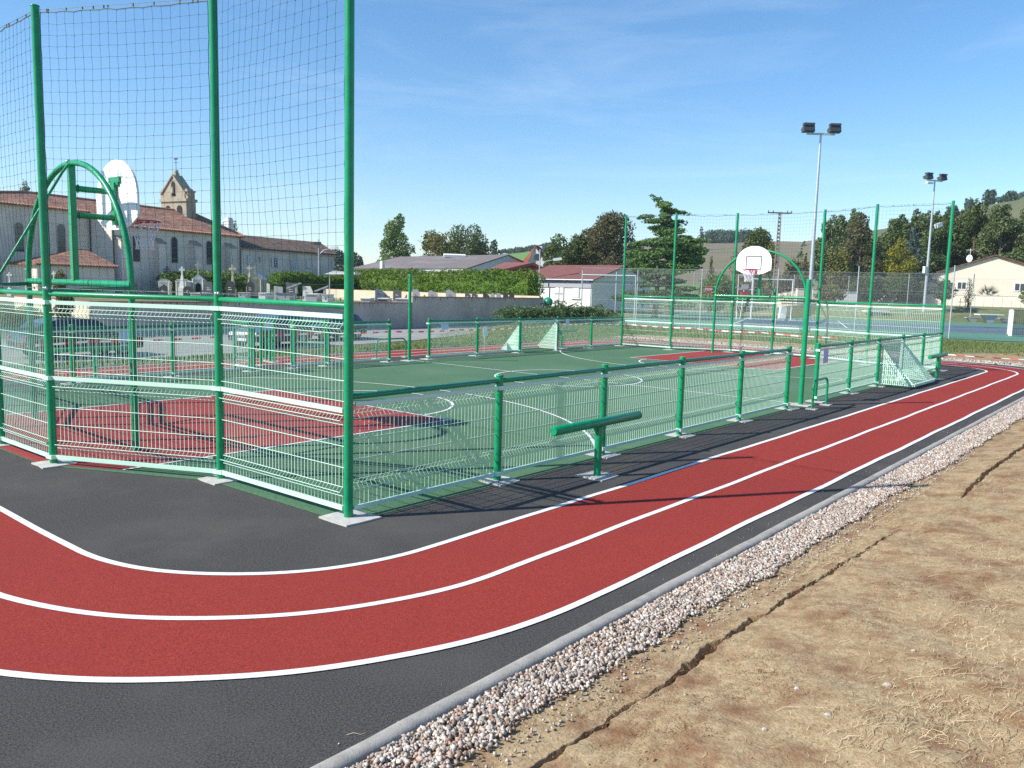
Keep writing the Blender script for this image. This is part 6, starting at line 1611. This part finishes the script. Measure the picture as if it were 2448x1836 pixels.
tree('sapling', 'thin staked sapling left of the palm', 2318, 89, 668, 22, 'lf_dark', 'column', 260, .18, zb=.6, low=.3, shell=.2)
tree('tree', 'dark treetop peeking over the church choir roof', 70, 125, 430, 26, 'lf_dark', 'round', 900, .3, low=.6)
tree('tree', 'dark treetop beside the white chimney', 562, 140, 535, 34, 'lf_dark', 'column', 1200, .35, low=.4)
tree('tree', 'slim dark treetop left of the white chimney', 540, 142, 532, 16, 'lf_dark', 'column', 600, .35, low=.4)
tree('bush', 'yellow-green shrub behind the teal parked car at left', 50, 43, 728, 120, 'lf_olive', 'bush', 3000, .16, zb=-.8, cat='bush')
tree('cypress', 'dark brown columnar conifer at the corner of the cemetery wall', 147, 41, 660, 36, 'lf_brown', 'column', 3200, .13, zb=-.8, cat='tree', low=.0)
tree('bush', 'light shrub against the low church annexe', 143, 72, 650, 34, 'lf_olive', 'column', 900, .18, zb=.5, cat='bush')
# stake frame of the sapling
c = gnd(2306, 88.6, .5); t = empty('tree_stakes', c, 'thin wooden stakes with crossbar round the staked sapling', 'stakes', None, FA); b = MB(); [b.tube((x, 0, 0), (x, 0, 1.9 if x else 1.7), .03, 5) for x in (-.35, .25, .8)]; b.tube((-.6, 0, 1.5), (.9, 0, 1.5), .03, 5); b.tube((.85, 0, 0), (.95, 0, 4.6), .035, 5); b.build('stake', M['wood'], t)
# cedar: drooping plates read from the picture
CED = [(1559,468,7,5),(1572,477,12,8),(1588,490,16,10),(1600,505,18,10),(1590,515,14,8),(1625,508,16,5),(1641,512,8,5),(1545,517,16,5),(1535,521,10,5),(1562,529,20,7),(1585,527,16,9),(1626,529,12,5),(1638,535,5,5),(1603,535,22,12),(1575,545,20,8),(1590,556,24,10),(1618,552,18,9),(1560,580,30,12),(1540,582,26,7),(1600,575,34,14),(1632,572,24,12),(1665,575,28,6),(1645,590,30,14),(1670,600,20,16),(1530,604,26,10),(1556,610,30,14),(1592,602,34,16),(1625,612,32,18),(1660,622,24,16),(1525,624,24,8),(1560,634,36,10),(1600,632,36,12),(1640,640,30,10),(1540,645,34,7),(1590,650,40,8)]
c = gnd(1602, 78, 0); t = empty('cedar_tree', c, 'large drooping green cedar with leaning top beside the far corner posts', 'tree'); lob = []
rr_ = random.Random(3); C3 = Vector(c)
for (sx, sy, w, h) in CED:
    for k in range(3 if w > 12 else 1):
        dd = 78+rr_.uniform(-1, 1)*w*78/FPX*1.1; p = at(sx+rr_.uniform(-.2, .2)*w, sy, dd)-C3; s = 78/FPX; lob.append((p.x, p.y, p.z, w*s*1.15, w*s*1.15, h*s*.8))
leaf_mesh('crown', lob, 26000, .27, M['lf_cedar'], t, .45, .35)
b = MB(); pp = [Vector((0, 0, 0))]+[at(x, y, 78)-C3 for x, y in ((1603, 640), (1603, 590), (1605, 545), (1601, 515), (1590, 492), (1574, 478))]; b.path(pp, [.5, .42, .3, .2, .13, .09, .04], 8); b.build('trunk', M['bark'], t)
# lower cedar behind the fence
c = gnd(1568, 70, 0); t = empty('cedar_tree', c, 'lower spreading blue-green cedar boughs behind the left end of the chain link', 'tree'); C3 = Vector(c); lob = []
for (sx, sy, w, h) in [(1555,662,22,8),(1585,655,26,8),(1540,680,24,8),(1575,678,34,9),(1610,672,28,8),(1640,690,26,8),(1515,700,24,8),(1550,702,34,9),(1595,700,34,9),(1635,708,30,8),(1575,718,40,9),(1530,722,34,8),(1620,728,40,8),(1480,712,18,10)]:
    for k in range(2): p = at(sx, sy, 70+rr_.uniform(-1, 1)*w*70/FPX)-C3; s = 70/FPX; lob.append((p.x, p.y, p.z, w*s*1.15, w*s*1.15, h*s*.8))
leaf_mesh('crown', lob, 13000, .22, M['lf_juniper'], t, .4, .35)
b = MB(); b.path([(0, 0, 0), (.2, 0, 2.5), (.3, .1, 4.5)], [.3, .2, .06], 7); b.build('trunk', M['bark'], t)
# juniper: long arching sprays
c = gnd(1360, 52, 0); t = empty('juniper', c, 'spreading grey-green juniper with arching sprays at the end of the wall', 'bush'); n = 1300; b = MB(); rr_ = random.Random(8); C3 = Vector(c)
vs = []; fs = []
for i in range(n):
    p = at(rr_.uniform(1232, 1490), 0, 52+rr_.uniform(-1.8, 1.8)); p = Vector((p.x, p.y, 0))-C3; a = rr_.uniform(0, 6.28); L = rr_.uniform(.6, 1.5); env = 1-abs((p.x**2+p.y**2)**.5)/5.0*.55; h0 = rr_.uniform(.1, 1.0)*env
    q = [p+Vector((math.cos(a)*L*k/4, math.sin(a)*L*k/4, h0+.95*env*math.sin(k/4*2.0)*(.5+.5*math.sin(p.x*2.1+1)*math.sin(p.y*1.7))*rr_.uniform(.5, .9))) for k in range(5)]
    for k in range(4):
        for j in range(5):
            m_ = q[k].lerp(q[k+1], rr_.random()); dr = (q[k+1]-q[k]).normalized(); sd_ = Vector((rr_.uniform(-1, 1), rr_.uniform(-1, 1), rr_.uniform(-.5, 1))).normalized(); e1 = (dr+sd_*.7).normalized()*.2; e2 = dr.cross(sd_).normalized()*.04
            o = len(vs); vs += [m_-e2, m_+e2, m_+e1]; fs.append((o, o+1, o+2))
b.add(vs, fs); b.build('spray', M['lf_juniper'], t)
b = MB(); [b.path([(rr_.uniform(-2.5, 2.5), rr_.uniform(-.8, .8), 0), (rr_.uniform(-2.5, 2.5), rr_.uniform(-.8, .8), .5)], [.05, .02], 5) for _ in range(9)]; b.build('branch', M['bark'], t)
# palm
c = gnd(2362, 98, 1.6); t = empty('palm', c, 'low fan palm in front of the cream house wall', 'palm'); b = MB(); rr_ = random.Random(4); vs = []; fs = []
zt = zrow(c.x, c.y, 668)-1.6
for i in range(34):
    a = rr_.uniform(0, 6.28); el = rr_.uniform(-.15, 1.4); L = rr_.uniform(1.5, 2.1); d = Vector((math.cos(a)*math.cos(el), math.sin(a)*math.cos(el), math.sin(el))); base = Vector((0, 0, zt*.30)); tip = base+d*L; sd_ = d.cross(Vector((0, 0, 1)))
    sd_ = sd_.normalized() if sd_.length > .05 else Vector((1, 0, 0)); up = d.cross(sd_)
    for k in range(9):
        s = (k-4)/4; o = len(vs); st = base+d*L*.45; e = st+d*L*.5*(1-.25*abs(s))+sd_*s*L*.42-Vector((0, 0, .12*abs(s))); vs += [st-up*.02, st+sd_*.05+up*.02, e]; fs.append((o, o+1, o+2))
    o = len(vs); vs += [base-sd_*.03, base+sd_*.03, base+d*L*.5]; fs.append((o, o+1, o+2))
b.add(vs, fs); b.build('frond', M['palm'], t); b = MB(); b.tube((0, 0, -.1), (0, 0, zt*.33), .16, 8); b.build('trunk', M['bark'], t)
# distant woods
def wood(lab, s0, s1, dep, ytop, ybot, n, leaf=1.6, k=16, seed=1):
    rr = random.Random(seed); lob = []; c = gnd((s0+s1)/2, dep, 0); C3 = Vector(c)
    for i in range(k):
        sx = s0+(s1-s0)*(i+.5)/k; dd = dep*rr.uniform(.97, 1.03); yt = ytop(sx) if callable(ytop) else ytop; yt += rr.uniform(-2, 3); yb = ybot(sx) if callable(ybot) else ybot; p = at(sx, (yt+yb)/2, dd)-C3; s = dd/FPX; lob.append((p.x, p.y, p.z, (s1-s0)/k*s*1.1, (s1-s0)/k*s*1.6, (yb-yt)/2*s))
    o = leaf_mesh('far_wood', lob, n, leaf, M['lf_far'], None, .3); o.location = c; tag(o, lab, 'wood', kind='stuff')
wood('dark far-off wood on the skyline above the green field', 1196, 1330, 560, lambda s: 598-(s-1196)*.14, lambda s: 606-(s-1196)*.05, 4200, 1.7, 18, 2)
wood('dark blue far-off wood on the skyline left of the round tree', 1690, 1800, 540, 549, 584, 5000, 1.7, 9, 3)
wood('far-off trees on top of the right-hand hill', 2388, 2500, 425, lambda s: 474-(s-2388)*.25, lambda s: 486-(s-2388)*.1, 3000, 1.3, 8, 4)
wood('far-off trees on the skyline right of the concrete pole', 1905, 1985, 520, lambda s: 580-(s-1905)*.12, 588, 1200, 1.6, 5, 5)
tree('tree', 'lone far tree on the skyline right of the cedar', 1668, 430, 546, 16, 'lf_far', 'column', 900, 1.3, low=.3)
tree('tree', 'lone far round tree on the skyline right of the pole', 1913, 430, 573, 18, 'lf_far', 'round', 900, 1.3, low=.5)
tree('tree', 'far hedgerow tree on the field below the skyline, right of the pole', 1908, 330, 588, 20, 'lf_far', 'bush', 900, 1.1)

def prow(p): d = np.array(p)-CAMP; return PXH/2-FPX*float(d@U2)/float(d@F_)
for k, (sx, dd, h_, w, l_) in enumerate(((2262,300,7,30,'lowest on the left flank'),(2300,330,6,24,'left flank, below the bare crest'),(2345,350,8,34,'middle of the flank'),(2395,370,7,34,'right of the middle of the flank'),(2425,390,9,38,'just under the crest'),(2455,380,9,44,'at the right picture edge'))):
    g0_ = gnd(sx, dd); gz = ground_z(g0_.x, g0_.y)-1.0; tree('tree', 'far dark tree on the right-hand hill, '+l_, sx, dd, prow((g0_.x, g0_.y, gz+h_)), w, 'lf_far', 'bush', 900, 1.2, zb=gz, grp='trees scattered on the right-hand hill', seed=k)
# --- parked cars -------------------------------------------------------------------------------
def paint(n, c): return mat(n, c, None, rough=.28, spec=.6, coat=.8)
M['tyre'] = mat('tyre_rubber', (.02, .02, .02), rough=.85)
def car(c, rz, lab, pm, hgt=1.42, L=4.1):
    t = empty('parked_car', (c[0], c[1], -0.80), lab, 'car', 'cars parked on the road by the verge', rz); Wd = .84; s = L/4.1; k = hgt/1.42
    lower = [(-2.02, .32), (-1.0, .24), (1.1, .24), (2.0, .30), (2.05, .55), (1.98, .70), (1.15, .90), (-1.55, .93), (-1.98, .88), (-2.05, .6)]
    b = MB(); n = len(lower); vs = []
    for yy, ins in ((-Wd, 0), (-Wd+.08, -1), (Wd-.08, -1), (Wd, 0)):
        for x, z in lower: vs.append((x*s*(1 if ins == 0 else 1.012), yy, (z+(0 if ins == 0 else .012))*k))
    fs = [tuple(range(n)), tuple(reversed(range(3*n, 4*n)))]
    for r_ in range(3): fs += [(r_*n+i, (r_+1)*n+i, (r_+1)*n+(i+1) % n, r_*n+(i+1) % n) for i in range(n)]
    b.add(vs, fs); b.build('body', pm, t)
    up = [(-1.80, .92), (1.05, .90), (.42, 1.36), (.15, 1.42), (-.95, 1.42), (-1.45, 1.30)]; ins = [.02, .02, .17, .18, .18, .15]; b = MB(); m_ = len(up)
    vs = [(x*s, -Wd+i_, z*k) for (x, z), i_ in zip(up, ins)]+[(x*s, Wd-i_, z*k) for (x, z), i_ in zip(up, ins)]
    b.add(vs, [tuple(range(m_)), tuple(reversed(range(m_, 2*m_)))]+[(i, m_+i, m_+(i+1) % m_, (i+1) % m_) for i in range(m_)]); b.build('cabin', pm, t)
    for sg in (-1, 1):
        for (xa, xb, xc, xd) in ((-.30, .86, .36, -.22), (-1.40, -.38, -.30, -1.22)):
            z0, z1 = .95, 1.33; y0, y1 = sg*(Wd-.02+.006), sg*(Wd-.155+.01); b = MB(); q = [(xa*s, y0, z0*k), (xb*s, y0, z0*k), (xc*s, y1, z1*k), (xd*s, y1, z1*k)]; b.add(q, [(0,1,2,3)] if sg < 0 else [(3,2,1,0)]); b.build('side_window', M['pane'], t)
    b = MB(); b.add([(1.0*s+.01, -.72, .945*k), (1.0*s+.01, .72, .945*k), (.47*s+.02, .62, 1.335*k), (.47*s+.02, -.62, 1.335*k)], [(0,1,2,3)]); b.build('windscreen', M['pane'], t)
    b = MB(); b.add([(-1.76*s-.02, .68, .98*k), (-1.76*s-.02, -.68, .98*k), (-1.5*s-.02, -.62, 1.26*k), (-1.5*s-.02, .62, 1.26*k)], [(0,1,2,3)]); b.build('rear_window', M['pane'], t)
    for x in (-1.28, 1.28):
        for sg in (-1, 1):
            b = MB(); b.tube((x*s, sg*(Wd-.2), .31), (x*s, sg*(Wd+.012), .31), .31, 18); w_ = b.build('wheel', M['tyre'], t); b = MB(); b.tube((x*s, sg*(Wd-.02), .31), (x*s, sg*(Wd+.02), .31), .19, 12); b.build('hubcap', M['galv'], w_)
    for sg in (-1, 1):
        b = MB(); b.obox((1.99*s, sg*.62, .62*k), (.045, 0, 0), (0, .16, 0), (0, 0, .07)); b.build('headlight', M['white'], t); b = MB(); b.obox((-2.03*s, sg*.66, .72*k), (.03, 0, 0), (0, .1, 0), (0, 0, .1)); b.build('tail_light', M['redm'], t)
    b = MB(); b.box(2.055*s, 2.07*s, -.26, .26, .36, .47); b.build('number_plate', M['white'], t)
    return t
car((8.3, 26.9), R(4), 'dark blue-black parked car with sloping bonnet, seen behind the near end fence', paint('dark_car_paint', (.008, .010, .018)), 1.46, 4.4)
car((2.6, 27.6), R(10), 'teal grey parked car at the left edge behind the mesh', paint('teal_car_paint', (.10, .15, .16)), 1.5, 4.2)
car((17.4, 27.6), R(196), 'blue-grey parked car facing left behind the chicane', paint('blue_grey_paint', (.06, .085, .135)), 1.48, 4.0)
car((22.8, 30.2), R(190), 'darker blue parked car behind the one facing left', paint('blue_car_paint', (.03, .045, .09)), 1.45, 4.2)

# --- summer haze over the whole valley -----------------------------------------------
hm = bpy.data.materials.new('haze_air'); hm.use_nodes = True; hm.node_tree.nodes.clear()
ho = hm.node_tree.nodes.new('ShaderNodeOutputMaterial'); pv = hm.node_tree.nodes.new('ShaderNodeVolumePrincipled')
pv.inputs['Color'].default_value = (0.80, 0.90, 1.0, 1); pv.inputs['Density'].default_value = 0.00022; pv.inputs['Anisotropy'].default_value = 0.2
hm.node_tree.links.new(pv.outputs[0], ho.inputs['Volume'])
b = MB(); b.box(-1200, 1200, -1200, 1200, -1.9-10, 110); hzo = b.build('haze', hm); tag(hzo, 'thin pale blue haze lying over the valley', 'haze', kind='stuff')
